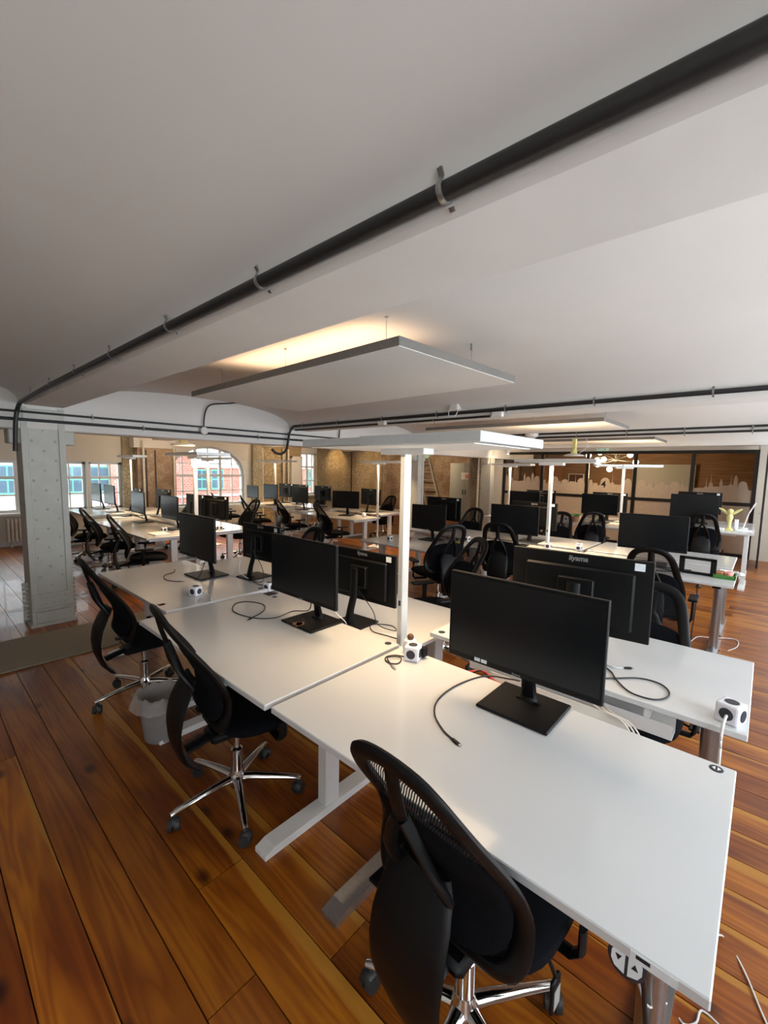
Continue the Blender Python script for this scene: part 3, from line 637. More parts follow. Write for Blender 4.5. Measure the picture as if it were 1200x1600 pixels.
# ================================================================== MONITORS
def make_monitor(w, h, zc, neck=.06, label_back=True):
    r = empty('monitor'); b = zc-h/2
    MB().box((.0, 0, .006), (.26 if w > .57 else .23, .29 if w > .57 else .22, .012), bev=.004).build('base', 'plastic_black', r)
    nk = MB(); nk.tube([(.045, 0, .010), (.05, 0, .03), (.035, 0, .10), (.012, 0, .17), (.004, 0, zc+.06)], [.038, .034, .030, .030, .030], 8, up=(1, 0, 0), rb=[.022, .017, .014, .013, .013]); nk.tube([(.06, 0, .012), (.03, 0, .016)], [.05, .05], 12, up=(1, 0, 0), rb=[.004, .004]).build('neck', 'plastic_black', r)
    ps = MB(); ps.box((-.078, 0, zc), (.020, w, h), bev=.003).box((-.060, 0, zc-.01), (.022, w*.78, h*.74), bev=.009)
    ps.box((-.038, 0, zc), (.034, w*.26, h*.42), bev=.006); pn = ps.build('housing', 'bezel_black', r)
    MB().box((-.0885, 0, zc+.006), (.0012, w-.022, h-.036)).build('screen', 'screen_gloss', pn)
    text_mesh('iiyama', .014, 'front_logo', 'logo_silver', pn, Matrix.Translation((-.0885, 0, b+.009)) @ Matrix(((0, 0, -1, 0), (-1, 0, 0, 0), (0, 1, 0, 0), (0, 0, 0, 1))))
    text_mesh('iiyama', .034, 'back_logo', 'logo_silver', pn, Matrix.Translation((-.0675, 0, zc+h*.435)) @ Matrix(((0, 0, 1, 0), (1, 0, 0, 0), (0, 1, 0, 0), (0, 0, 0, 1))), shear=.12, bold=.0008)
    if label_back:
        st = MB().b2(-.0682, -.067, w*.5-.075, w*.5-.035, zc+h*.5-.045, zc+h*.5-.012).build('asset_sticker', 'sticker_white', pn)
    return r
def mon_stick(o): MB().b2(-.0895, -.0888, .17, .195, .162+.0, .176).build('energy_sticker', 'sticker_white', o)
mon27 = make_monitor(.615, .368, .343); mon24 = make_monitor(.542, .325, .30)
mons = []
def monitor(x, y, z, deg, label, big=True, dz=0, tilt=0):
    src = mon27 if big else mon24
    c = copy_tree(src); c.location = (x, y, z); c.rotation_euler = (0, 0, math.radians(deg)); tag(c, label, 'monitor', 'black desktop monitors'); return c
PX = .075
M1 = monitor(1.532+PX+.01, .664, .741, 0, 'largest black monitor in the foreground, screen facing the camera')
M2 = monitor(1.555+PX, 2.02, .741, 0, 'black monitor with a stained square foot on the second near desk')
M3 = monitor(1.632+PX, 3.554, .741, 1, 'black monitor on the third near desk, left of the back-turned one')
monitor(2.109-PX, .632, .781, 186, 'back-turned monitor with logo and white sticker right behind the foreground one')
monitor(1.885-PX+.06, 1.90, .701, 183, 'back-turned monitor between the second near monitor and the lamp post', big=False, )
monitor(2.05, 3.36, .701, 184, 'back-turned monitor on a thin neck, third from the camera', big=False)
monitor(5.18+PX, 3.72, .631, 0, 'monitor on the low desk right of the near lamp post')
monitor(5.74-PX, 3.83, .721, 183, 'back-turned monitor with white sticker before the grey cabinet')
monitor(5.15+PX, 2.377, .731, 6, 'monitor seen from the front, left of the second lamp post')
monitor(5.75-PX, 2.36, .741, 183, 'back-turned monitor directly behind the wide pair near the second lamp post')
monitor(5.133+PX, .86, .741, 5, 'big monitor at the right beside the black loose stand')
monitor(8.45, 3.66, .751, 3, 'far monitor in front of the leftmost glass panes')
monitor(9.0, 3.60, .761, 182, 'back-turned far monitor just behind the leftmost far one')
monitor(8.5, 2.26, .771, 0, 'far monitor under the chandelier')
monitor(9.0, 2.26, .781, 180, 'back-turned far monitor hidden behind the one under the chandelier')
monitor(8.25, .84, .851, 4, 'far right monitor on the raised desk left of the yellow figurine')
monitor(9.05, .86, .861, 183, 'back-turned monitor with white corner mark behind the far right one')
LEFT = [(2.84, 6.93, .671, 0, 'dark wide screen on the nearest left-group desk', True), (2.78, 8.10, .671, 0, 'pale reflecting screen above the second left-group desk', True), (2.72, 9.40, .741, 0, 'pale screen in front of the wide window, right of the leftmost', True),
        (2.72, 10.25, .741, 0, 'leftmost pale screen against the wide window', True), (3.15, 7.05, .671, 182, 'back-turned screen just behind the dark wide screen on the left', True), (3.30, 8.75, .671, 183, 'grey-blue back-turned monitor before the brown pier', True),
        (3.25, 6.55, .671, 190, 'black back-turned monitor left of the window chair', True), (3.20, 9.9, .701, 182, 'thin dark screen edge before the pale pier', False),
        (6.38, 6.75, .661, 25, 'light blue screen at the end of the back row', True), (6.42, 8.35, .661, 0, 'dark blue screen below the tall narrow window', True), (6.30, 9.4, .701, 0, 'dark blue screen left of the thin middle lamp post', True),
        (6.25, 10.15, .701, 0, 'small pale square screen against the arched window', False), (7.10, 6.80, .681, 180, 'black screen before the lit rubble wall, behind the light blue one', True),
        (7.10, 8.5, .681, 182, 'black back-turned screen just below the tall narrow window', True), (7.05, 9.35, .681, 182, 'light blue back-turned screen by the middle lamp post', True), (7.05, 10.0, .681, 182, 'light blue back-turned screen before the white door panel', True)]
for a in LEFT: monitor(*a)
for p in (mon27, mon24):
    def wipe(o):
        for ch in list(o.children): wipe(ch)
        bpy.data.objects.remove(o)
    wipe(p)
pn = [c for c in M1.children if c.name.startswith('housing')][0]
MB().b2(-.0905, -.0893, .155, .18, .170, .184).b2(-.0905, -.0893, .125, .15, .170, .184).build('energy_sticker', 'sticker_white', pn)
# stains of old tape
def blob(name, x, y, z, s, label, seed):
    r = random.Random(seed); mb = MB()
    for k in range(5):
        a = [(x+s*(r.random()-.5)+s*.25*math.cos(i*PI/3)*(.6+.6*r.random()), y+s*(r.random()-.5)+s*.25*math.sin(i*PI/3)*(.6+.6*r.random())) for i in range(6)]
        cx = sum(p[0] for p in a)/6; cy = sum(p[1] for p in a)/6; a.sort(key=lambda p: math.atan2(p[1]-cy, p[0]-cx))
        mb.prism(a, 'z', z, z+.0012)
    tag(mb.build(name, 'card_brown'), label, 'stain')
blob('tape_residue', 1.123, 2.995, .7402, .05, 'small brown tape scrap on the third near desk', 3)
blob('tape_residue', 1.53, 2.03, .7535, .06, 'brown and white tape scrap on a monitor foot', 5)
# ================================================================== LAMPS
def lamp(x, y, label, head=(1.13, .62), ht=1.80, dx=0, dy=-.05, rot=0, pw=1.6, post=.055, z0=0):
    t = empty('desk_row_lamp', (x, y, z0), rot); tag(t, label, 'lamp', 'white T-shaped office lamps')
    ht -= z0
    MB().b2(-post*.5, post*.5, -post*.32, post*.32, .012, ht-.03, bev=.004).build('post', 'lamp_grey', t)
    MB().b2(-.20, .20, -.16, .16, 0, .012, bev=.003).build('floor_plate', 'steel_white', t)
    MB().b2(-.045, .045, -.15, .15, ht-.035, ht-.004, bev=.003).build('bracket', 'steel_white', t)
    MB().b2(-.0285, -.027, -.008, .008, .93, .96).build('switch', 'socket_dark', t)
    L_, W_ = head; h = empty('head'); bpy.data.objects.remove(h)
    hd = MB().b2(dx-W_/2, dx+W_/2, dy-L_/2, dy+L_/2-.41*L_, ht, ht+.044, bev=.003).b2(dx-W_/2+.012, dx+W_/2-.012, dy+L_/2-.41*L_, dy+L_/2, ht+.004, ht+.040, bev=.003).build('lamp_head', 'lamp_grey', t)
    MB().b2(dx-W_/2+.04, dx+W_/2-.04, dy-L_/2+.05, dy+L_/2-.05, ht-.004, ht-.0005).build('diffuser', 'lamp_diffuser', hd)
    def al(nm, z, dn, p):
        l = bpy.data.lights.new(nm, 'AREA'); l.shape = 'RECTANGLE'; l.size = W_*.8; l.size_y = L_*.85; l.energy = p; l.color = WARM; l.spread = math.radians(115) if dn else PI
        o = bpy.data.objects.new(nm, l); COL.objects.link(o); o.parent = t; o.location = (dx, dy, z-(.04 if dn else 0)); o.rotation_euler = (0 if dn else PI, 0, 0)
    al('downlight', ht-.008, True, 14.0*pw); al('uplight', ht+.055, False, 7.0*pw*(0 if dx else 1)+.15)
lamp(1.83, 1.475, 'nearest white T-shaped lamp with a wide flat head between the front desks', dx=-.015, dy=-.065, pw=1.0)
lamp(5.42, 2.035, 'white T-shaped lamp in the second row, post right of the wide monitors', head=(1.0, .25), ht=1.80)
lamp(8.85, 2.0, 'far T-shaped lamp whose slim head crosses in front of the chandelier', head=(1.1, .25), rot=.5)
lamp(8.85, 4.22, 'small far T-shaped lamp before the leftmost glass pane', head=(.9, .25))
lamp(2.98, 6.50, 'white T-shaped lamp in front of the arched window, nearer of two', head=(1.1, .5), ht=1.82)
lamp(4.25, 8.70, 'thinner T-shaped lamp in front of the arched window, behind the nearer one', head=(1.1, .25), ht=1.80, rot=.2)
lamp(6.70, 9.90, 'far T-shaped lamp before the white door panel', head=(1.1, .25), rot=.4)
lamp(6.78, 6.22, 'thin T-shaped lamp before the lit rubble wall', head=(.9, .25), rot=.3)
lamp(3.0, 9.3, 'T-shaped lamp head glowing warm above the left window desks', head=(.9, .25), ht=1.80, post=.03)
# ================================================================== CEILING FITTINGS
def panel(x0, x1, y0, y1, z, rot, label, hooks=3):
    t = empty('acoustic_panel', ((x0+x1)/2, (y0+y1)/2, z), rot); tag(t, label, 'ceiling panel', 'suspended acoustic panels'); w, l = (x1-x0)/2, (y1-y0)/2
    MB().b2(-w, w, -l, l, .0, .045, bev=.002).build('felt_board', 'felt_grey', t); MB().b2(-w+.002, w-.002, -l+.002, l-.002, -.003, .0).build('underside', 'felt_white', t)
    for sx in (-.72, .72):
        for k in range(hooks):
            yy = -l*.8+1.6*l*k/(hooks-1); hz = ZB+.29*math.sqrt(max(0, 1-((t.location.x+sx*w-2.55) % 3.1/1.55 if False else .35)**2))-z
            hw = MB().cyl((sx*w, yy, .045), (sx*w, yy, hz), .0016, seg=5).build('wire', 'bracket_zinc', t)
            MB().cyl((sx*w, yy, hz-.02), (sx*w, yy, hz+.03), .009, seg=8).build('hook', 'bracket_zinc', hw)
panel(1.66, 2.80, 1.33, 3.75, 2.27, math.radians(-2.5), 'large white felt-edged panel hanging above the near desks')
panel(5.35, 6.5, 1.45, 3.95, 2.27, 0, 'second hanging panel, seen edge-on above the second lamp')
panel(8.55, 9.7, 1.5, 3.5, 2.27, 0, 'third hanging panel just in front of the glass partition')
panel(1.6, 2.75, 6.6, 9.0, 2.30, 0, 'hanging panel glowing warm above the left window desks')
panel(5.3, 6.4, 6.6, 9.0, 2.33, 0, 'hanging panel near the tall narrow window')
for (px_, py_, pz_, w2) in ((2.0, 2.5, 2.33, 11), (5.9, 2.7, 2.33, 9), (9.1, 2.5, 2.33, 7), (2.2, 7.8, 2.36, 12), (5.85, 7.8, 2.39, 6)):
    l = bpy.data.lights.new('panel_uplight', 'AREA'); l.shape = 'RECTANGLE'; l.size = .5; l.size_y = 1.5; l.energy = w2; l.color = (1, .66, .40); o = bpy.data.objects.new('panel_uplight', l); COL.objects.link(o); o.location = (px_, py_, pz_); o.rotation_euler = (PI, 0, 0)
def pipe(name, pts, r, label, clips=(), mat='pipe_black', group='black cable conduits on the beams', wall=(-1, 0, 0)):
    t = empty(name, pts[0]); o0 = Vector(pts[0]); tag(t, label, 'pipe', group)
    MB().tube([Vector(p)-o0 for p in pts], r, 12).build('conduit', mat, t)
    w_ = Vector(wall)
    for p, d in clips:
        p = Vector(p)-o0; d = Vector(d).normalized(); s = w_.cross(d).normalized(); mb = MB(); R_ = r+.002
        arc = [p+s*(R_*math.cos(a))-w_*(R_*math.sin(a))*-1*-1 for a in [PI*i/8 for i in range(9)]]
        pts2 = [p+s*(R_+.020)+w_*r*.55, p+s*(R_+.005)+w_*r*.5]+[p+s*R_*math.cos(PI*i/8)-w_*R_*math.sin(PI*i/8) for i in range(9)]+[p-s*(R_+.005)+w_*r*.5, p-s*(R_+.020)+w_*r*.55]
        mb.tube(pts2, .0022, 6, up=tuple(d), rb=.0075); mb.ball(p+s*(R_+.016)+w_*(r-.004), .005, (1, 1, 1), 6, 4); mb.ball(p-s*(R_+.016)+w_*(r-.004), .005, (1, 1, 1), 6, 4)
        mb.build('pipe_clip', 'bracket_zinc', t)
    return t
Y_ = (0, 1, 0); X_ = (1, 0, 0)
cl = [((.778, y, 2.256), Y_) for y in (.545, 1.22, 1.90, 2.62, 3.30, 3.98, 4.65)]
pts = [(.778, -1.1, 2.256), (.778, .5, 2.256), (.778, 4.0, 2.25), (.775, 5.15, 2.23)]+smooth_path([(.775, 5.2, 2.228), (.77, 5.31, 2.18), (.752, 5.33, 2.06), (.735, 5.33, 1.78)], 5)
pipe('ceiling_pipe', pts, .019, 'thick black pipe running along the near beam from top right to the column', cl, wall=(.75, 0, .66))
cl2 = [((3.925, y, 2.28), Y_) for y in (.35, 1.15, 1.95, 2.75, 3.55, 4.35, 5.1)]
pts = [(3.925, -1.1, 2.28), (3.925, 5.3, 2.28)]+smooth_path([(3.925, 5.34, 2.27), (3.90, 5.38, 2.19), (3.87, 5.39, 2.02), (3.84, 5.39, 1.93), (3.76, 5.39, 1.87), (3.66, 5.39, 1.88), (3.60, 5.39, 1.93)], 5)
pipe('ceiling_pipe', pts, .018, 'upper black pipe on the second beam ending in a J-shaped hook', cl2, wall=(.9, 0, .4))
pipe('ceiling_pipe', [(3.945, 3.62, 2.225), (3.945, 5.3, 2.225)], .012, 'short lower pipe on the second beam, left of the white junction box', [((3.945, 4.4, 2.225), Y_)], wall=(1, 0, 0))
pipe('ceiling_pipe', [(3.945, 2.12, 2.225), (3.945, 3.48, 2.225)], .012, 'short lower pipe on the second beam, between two white boxes', [((3.945, 2.8, 2.225), Y_)], wall=(1, 0, 0))
for z, nm in ((2.30, 'upper'), (2.24, 'lower')):
    pipe('ceiling_pipe', [(7.075, -1.1, z), (7.075, 5.4, z)], .015, nm+' black pipe of the pair on the third beam before the glass partition', [((7.075, y, z), Y_) for y in (.2, .9, 1.6, 2.3, 3.2, 4.2)], wall=(1, 0, 0))
pipe('ceiling_pipe', [(-2.1, 5.425, 2.165), (1.2, 5.425, 2.165), (6.9, 5.425, 2.165)], .011, 'upper thin black pipe along the cross beam over the riveted column', [((q, 5.425, 2.165), X_) for q in (1.4, 3.9, 5.6)], wall=(0, 1, 0))
pipe('ceiling_pipe', [(-2.1, 5.43, 2.09), (7.0, 5.43, 2.09)], .015, 'lower black pipe along the cross beam over the riveted column', [((q, 5.43, 2.09), X_) for q in (1.9, 2.65, 3.4, 4.6, 5.9)], wall=(0, 1, 0))
pipe('ceiling_pipe', smooth_path([(2.61, 5.42, 2.16), (2.62, 5.42, 2.30), (2.66, 5.41, 2.42), (2.74, 5.38, 2.465), (2.9, 5.28, 2.485), (2.94, 5.0, 2.49)], 4), .009, 'thin black pipe rising from the round box to the big panel', [], wall=(0, 1, 0))
pipe('ceiling_pipe', [(4.92, 5.42, 2.17), (4.95, 5.42, 2.42)], .010, 'short upright black pipe on the cross beam above the near lamp head', [], wall=(0, 1, 0))
tag(MB().cyl((2.605, 5.45, 2.12), (2.605, 5.39, 2.12), .052, .045, 18).build('junction_box', 'plaster_white'), 'round white junction box on the cross beam', 'box')
for p, l in (((3.925, 3.55, 2.235), 'small white box between the two lower pipes of the second beam'), ((3.925, 2.03, 2.235), 'white box at the right end of the lower pipe on the second beam')):
    tag(MB().box(p, (.05, .11, .05), bev=.006).build('junction_box', 'plaster_white'), l, 'box')
t = empty('smoke_detector', (3.90, 2.50, 2.335)); tag(t, 'white detector with a dangling cable loop above the second beam pipe', 'detector')
MB().box((0, 0, 0), (.09, .11, .07), bev=.012).build('casing', 'plaster_white', t); MB().tube(smooth_path([(-.04, .05, -.03), (-.06, .04, -.09), (-.055, -.03, -.10), (-.04, -.06, -.03)], 4), .004, 6).build('cable', 'cable_white', t)
t = empty('ceiling_device', (7.02, 3.0, 2.28)); tag(t, 'white boxy sensor on the third beam pipes', 'detector'); MB().lathe((0, 0, -.05), [(.05, 0), (.10, .03), (.11, .08), (.06, .10)], 16).build('casing', 'plaster_white', t)
# exit signs, pendants
t = empty('exit_sign', (XP-.03, 3.05, 2.26)); tag(t, 'green exit sign above the glass partition', 'sign')
MB().box((0, 0, 0), (.02, .27, .11), bev=.003).build('sign_panel', 'sign_glow', t)
MB().box((-.011, -.055, 0), (.002, .05, .085)).build('door_mark', 'sticker_white', t); MB().prism([(.02, -.008), (.07, -.008), (.07, -.03), (.11, 0), (.07, .03), (.07, .008), (.02, .008)], 'x', -.0125, -.0105).build('arrow_mark', 'sticker_white', t)
mb = MB().ball((-.012, -.004, .03), .011, (.3, 1, 1), 8, 6); mb.tube([(-.012, -.004, .018), (-.012, .0, -.006), (-.012, -.018, -.036)], .005, 5).tube([(-.012, .0, -.006), (-.012, .018, -.03)], .005, 5).tube([(-.012, -.022, .010), (-.012, .016, .012)], .004, 5).build('runner_mark', 'sticker_white', t)
t = empty('exit_sign', (XP+1.48, 9.35, 2.16)); tag(t, 'small round green sign on the brown brick wall', 'sign'); MB().cyl((-.02, 0, 0), (0, 0, 0), .085, seg=20).build('sign_panel', 'sign_glow', t); MB().b2(-.024, -.019, -.04, .04, -.012, .012).build('arrow_mark', 'sticker_white', t)
def pendant(x, y, label):
    t = empty('pendant_lamp', (x, y, 0)); tag(t, label, 'lamp')
    MB().b2(-.035, .035, -.03, .03, 2.07, 2.48, bev=.004).lathe((0, 0, 1.99), [(.055, .0), (.05, .04), (.028, .09)], 14).build('stem', 'statue_yellow', t)
    MB().lathe((0, 0, 1.955), [(.16, .0), (.165, .012), (.12, .03), (.05, .045)], 24).build('disc_shade', 'steel_white', t)
    MB().tube(smooth_path([(.0, -.03, 2.40), (.02, -.16, 2.28), (.03, -.2, 2.12), (.0, -.08, 2.0)], 5), .005, 6).build('cable', 'cable_white', t)
pendant(7.62, 2.50, 'pale yellow stemmed pendant with flat disc before the glass partition'); pendant(2.72, 6.30, 'pendant with flat dark disc left of the arched window')
# chandelier behind the glass
t = empty('chandelier', (12.6, 3.05, 2.02)); tag(t, 'globe-bulb chandelier glowing behind the glass partition', 'chandelier')
MB().cyl((0, 0, 0), (0, 0, .7), .008, seg=8).build('rod', 'bracket_zinc', t); MB().ball((0, 0, 0), .025).build('hub', 'bracket_zinc', t)
for k, v in enumerate([(-.1, .66, .12), (-.1, .38, .20), (.0, .30, .02), (-.1, .42, -.12), (.1, .1, .26), (0, -.16, .28), (-.1, .12, -.24), (.05, -.45, -.05), (.1, -.3, .14), (.1, .5, 0)]):
    ar = MB().tube([(0, 0, 0), v], .006, 6).build('arm', 'bracket_zinc', t); MB().ball(v, .07, u=14, v=10).build('globe_bulb', 'bulb_glow', ar)
pl = bpy.data.lights.new('chandelier_light', 'POINT'); pl.energy = 85; pl.color = (1, .62, .32); pl.shadow_soft_size = .25; o = bpy.data.objects.new('chandelier_light', pl); COL.objects.link(o); o.location = (12.5, 3.05, 1.75)
# spot on rubble wall
sl = bpy.data.lights.new('wall_spot', 'SPOT'); sl.energy = 130; sl.color = (1, .68, .33); sl.spot_size = 1.1; sl.spot_blend = .8; sl.shadow_soft_size = .05; o = bpy.data.objects.new('wall_spot', sl); COL.objects.link(o); o.location = (10.0, 10.2, 2.42); o.rotation_euler = Vector((0, .85, -.55)).to_track_quat('-Z', 'Y').to_euler()
def added_spot(x, y, z, aim, power, label, size=1.3):  # added spot with a small can, brightens walls that came out dark
    t = empty('added_spot', (x, y, z)); tag(t, label, 'lamp', 'small round spots added to brighten the walls')
    MB().cyl((0, 0, 0), (0, 0, .09), .045, .045, 16).cyl((0, 0, .09), (0, 0, .5), .006, seg=6).build('can', 'steel_white', t)
    MB().cyl((0, 0, -.004), (0, 0, -.001), .036, seg=16).build('lens', 'added_spot_lens', t)
    l = bpy.data.lights.new('spot', 'SPOT'); l.energy = power; l.color = (1, .74, .46); l.spot_size = size; l.spot_blend = .9; l.shadow_soft_size = .04
    o = bpy.data.objects.new('spot', l); COL.objects.link(o); o.location = (x, y, z-.03); o.rotation_euler = Vector(aim).to_track_quat('-Z', 'Y').to_euler()
added_spot(10.9, 8.3, 2.30, (.9, .1, -.45), 110, 'added spot brightening the grey steel cabinet', 2.2)
added_spot(11.6, 9.6, 2.30, (.35, .8, -.5), 80, 'added spot brightening the far rubble corner', 2.2)
added_spot(7.8, 9.6, 2.30, (.0, .8, -.5), 70, 'added spot brightening the white door panel', 2.2)
added_spot(4.1, 9.4, 2.10, (.0, .8, -.4), 40, 'added spot brightening the brown pier', 2.0)
added_spot(10.1, 4.9, 2.10, (.9, .9, -.4), 40, 'added spot brightening the left end of the glass partition', 2.0)
# ================================================================== SMALL THINGS
def cube(x, y, z, deg, label, grey=False, plug=False):
    t = empty('power_cube', (x, y, z), math.radians(deg)); tag(t, label, 'power socket', 'cube-shaped multi sockets')
    s = .068 if not plug else .075; MB().box((0, 0, s/2), (s, s, s), bev=.008, seg=2).build('body', 'cube_white', t)
    for v in ((0, 0, 1), (-1, 0, 0), (0, -1, 0), (1, 0, 0)):
        c = Vector((0, 0, s/2))+Vector(v)*s/2; MB().cyl(c-Vector(v)*.002, c+Vector(v)*.0015, s*.30, seg=20).build('socket', 'socket_dark', t)
    return t
cube(1.653, 1.258, .74, 20, 'white power cube with a black plug at the foot of the near lamp post', plug=True)
cube(1.995, .034, .78, -20, 'white power cube at the right end of the desk behind the closest one', plug=True)
cube(1.381, 3.051, .74, 20, 'white power cube alone on the third near desk')
cube(1.90, 2.90, .70, 10, 'white power cube half hidden behind the second near monitor')
cube(5.44, 1.66, .74, 10, 'white power cube with round charger before the big right monitor'); cube(5.60, 1.70, .74, 30, 'plain white cube right of the lamp foot cube'); 
cube(5.30, 1.98, .735, 10, 'white cube with dark socket at the foot of the second lamp post')
cube(2.60, 6.75, .67, 0, 'white cube before the dark wide left screen'); cube(3.30, 6.40, .67, 10, 'white cube on the bright left desk end')
cube(4.75, 4.1, .63, 0, 'white cube at the left end of the low desk'); cube(5.0, 2.95, .735, 0, 'white cube with a yellow sheet left of the arched chair')
cube(8.35, 2.80, .77, 0, 'white cube left of the potted plant')
MB_ = MB().box((1.70, 1.235, .772), (.034, .045, .05), bev=.006); tag(MB_.build('plug_adapter', 'plastic_black'), 'black plug stuck in the near white power cube', 'plug')
t = empty('coiled_charger', (1.71, 1.32, .74)); tag(t, 'white round charger with dark top behind the near power cube', 'charger'); MB().lathe((0, 0, 0), [(.035, 0), (.04, .03), (.03, .065), (.0, .075)], 16).build('body', 'cube_white', t); MB().ball((.0, 0, .082), .018).build('knob', 'timber_dark', t)
def cable(name, pts, r, mat, label, plug=None, n=6):
    P = smooth_path(pts, n); o0 = P[0].copy(); t = empty(name, o0); tag(t, label, 'cable', 'loose desk cables')
    MB().tube([p-o0 for p in P], r, 8).build('cord', mat, t)
    if plug:
        d = (P[-1]-P[-2]).normalized(); e = P[-1]-o0
        MB().tube([e-d*.005, e+d*.012, e+d*.03], [.0065, .008, .0075], 8, rb=[.004, .0045, .0045]).build('plug', plug, t); MB().tube([e+d*.03, e+d*.040], .0055, 8, rb=.0025).build('connector', 'bracket_zinc', t)
    return t
def on(z, L): return [(a, b_, z) for a, b_ in L]
cable('monitor_cable', [(1.70, .72, .80), (1.76, .80, .76)]+on(.744, [(1.738, .905), (1.58, .951), (1.424, .945), (1.324, .894), (1.26, .812), (1.238, .754)]), .0034, 'cable_black', 'black cable curving over the closest desk to a loose plug', 'plastic_black')
cable('monitor_cable', on(.7845, [(2.17, .62), (2.15, .52), (2.106, .465), (2.042, .429), (1.962, .357), (1.962, .277), (2.02, .237), (2.087, .24), (2.136, .283), (2.13, .355), (2.06, .428), (2.02, .47)]), .0034, 'cable_black', 'black cable loop right of the foreground monitor')
cable('monitor_cable', on(.7845, [(2.20, .56), (2.175, .50), (2.166, .465), (2.195, .43)]), .003, 'cable_white', 'short grey video lead beside the black cable loop', 'plastic_black')
cable('monitor_cable', [(1.62, 2.02, .90), (1.68, 2.12, .78)]+on(.744, [(1.66, 2.26), (1.508, 2.236), (1.41, 2.334), (1.387, 2.527), (1.477, 2.662), (1.56, 2.645), (1.60, 2.516), (1.53, 2.40), (1.40, 2.335)]), .0034, 'cable_black', 'black cable loop on the second near desk', 'plastic_black')
cable('monitor_cable', [(1.72, 3.6, .86)]+on(.744, [(1.58, 3.47), (1.434, 3.52), (1.40, 3.65), (1.45, 3.78), (1.55, 3.84), (1.60, 3.95)]), .003, 'cable_black', 'black cable loop beside the third near monitor', 'cable_white')
cable('charging_cable', on(.744, [(1.64, 1.30), (1.62, 1.345), (1.575, 1.365), (1.54, 1.34), (1.535, 1.30), (1.56, 1.275), (1.60, 1.29)])+[(1.61, 1.31, .748), (1.56, 1.345, .75), (1.52, 1.28, .744)], .0032, 'cable_black', 'short coiled black cable left of the near power cube', 'bracket_zinc')
cable('socket_cable', [(1.42, 3.03, .765), (1.435, 2.96, .75), (1.425, 2.90, .744), (1.40, 2.86, .743), (1.395, 2.81, .70), (1.40, 2.80, .55)], .0042, 'cable_white', 'white cord running from the lone power cube over the desk edge')
cable('socket_cable', [(1.955, .045, .815), (1.915, .05, .80), (1.905, .052, .74), (1.912, .05, .5), (1.93, .06, .2)], .005, 'cable_white', 'white cord dropping from the right-end power cube')
cable('monitor_cable', [(1.90, 1.92, .93), (1.93, 1.80, .80), (1.88, 1.70, .74), (1.95, 1.62, .705), (2.0, 1.70, .704), (1.93, 1.80, .704), (1.85, 1.72, .704), (1.86, 1.60, .704), (1.87, 1.5, .704)], .003, 'cable_black', 'black cables drooping behind the monitor left of the lamp post')
cable('monitor_cable', [(2.02, 3.33, .95), (2.06, 3.25, .80), (2.0, 3.15, .71), (1.95, 3.22, .704), (1.94, 3.1, .704), (1.96, 3.0, .704)], .003, 'cable_black', 'black cable drooping behind the third back-turned monitor')
cable('monitor_cable', [(1.95, 3.42, .86), (1.93, 3.40, .76), (1.96, 3.30, .71), (2.0, 3.38, .704)], .003, 'cable_white', 'white cable tied round the neck of the third back-turned monitor')
cable('monitor_cable', [(1.72, 1.98, .86), (1.73, 1.92, .80), (1.77, 1.88, .745), (1.80, 1.90, .705), (1.82, 1.97, .704)], .003, 'cable_white', 'white cable behind the second near monitor')
for k, (dy, lab) in enumerate(((0, 'white cable drooping at the tray end behind the foreground desk, outer'), (.03, 'white cable drooping at the tray end behind the foreground desk, middle'), (.06, 'white cable drooping at the tray end behind the foreground desk, inner'))):
    cable('tray_cable', [(1.96, .46+dy, .70), (1.90, .40+dy, .70), (1.86, .32+dy*.6, .70), (1.82, .27+dy*.6, .64), (1.80, .27+dy, .52), (1.84, .30, .35)], .0035, 'cable_white', lab)
for k, (dx, mt, lab) in enumerate(((0, 'cable_red', 'red network cable in the gap behind the foreground monitor'), (.03, 'cable_red', 'second red network cable in the desk gap'), (.05, 'cable_black', 'black cable in the desk gap behind the foreground monitor'))):
    cable('tray_cable', [(1.83, 1.10-dx, .66), (1.86, .98, .70), (1.81+dx*.5, .88, .70-dx), (1.85, .78, .68), (1.84, .62+dx, .66)], .004, mt, lab)
mb = MB().b2(1.80, 1.803, .34, .95, .64, .70).b2(1.803, 1.885, .34, .95, .64, .643).b2(1.885, 1.888, .34, .95, .64, .70)
for q in range(6): mb.b2(1.798, 1.80, .40+q*.09, .42+q*.09, .665, .675)
t = mb.build('gap_cable_tray', 'steel_white', E1); t.location = (-E1.location.x, -E1.location.y, 0)
t.name = 'cable_channel'
# cables on floor and around the right hand desk
cable('floor_cable', [(4.95, .42, .70), (4.93, .42, .40), (4.91, .43, .10)]+on(.006, [(4.95, .40), (5.10, .28), (5.15, .22)]), .005, 'cable_black', 'black cable hanging from the right-hand desk to the floor')
cable('floor_cable', on(.006, [(4.6, .62), (4.9, .52), (5.2, .46), (5.43, .42), (5.50, .32), (5.62, .16), (5.58, .10), (5.38, .10), (5.2, .16)]), .004, 'cable_white', 'pale cable curling on the floor by the right-hand desk leg')
cable('floor_cable', [(1.20, .02, .70)]+[(1.5, .04, .3)]+on(.006, [(1.905, -.009), (1.823, -.07), (1.703, -.121), (1.62, -.16)]), .003, 'cable_white', 'thin white cable dropping off the right side of the closest desk')
cable('floor_cable', [(1.10, .16, .60), (1.22, .13, .3)]+on(.006, [(1.53, .10), (1.50, .06), (1.53, .03), (1.58, .02), (1.57, -.03)]), .003, 'cable_white', 'thin white cable coiling under the closest desk corner')
cable('floor_cable', [(1.12, .14, .60), (1.20, .12, .25), (1.30, .10, .006), (1.38, .02, .006)], .006, 'cable_black', 'black cable beside the chrome leg of the closest desk')
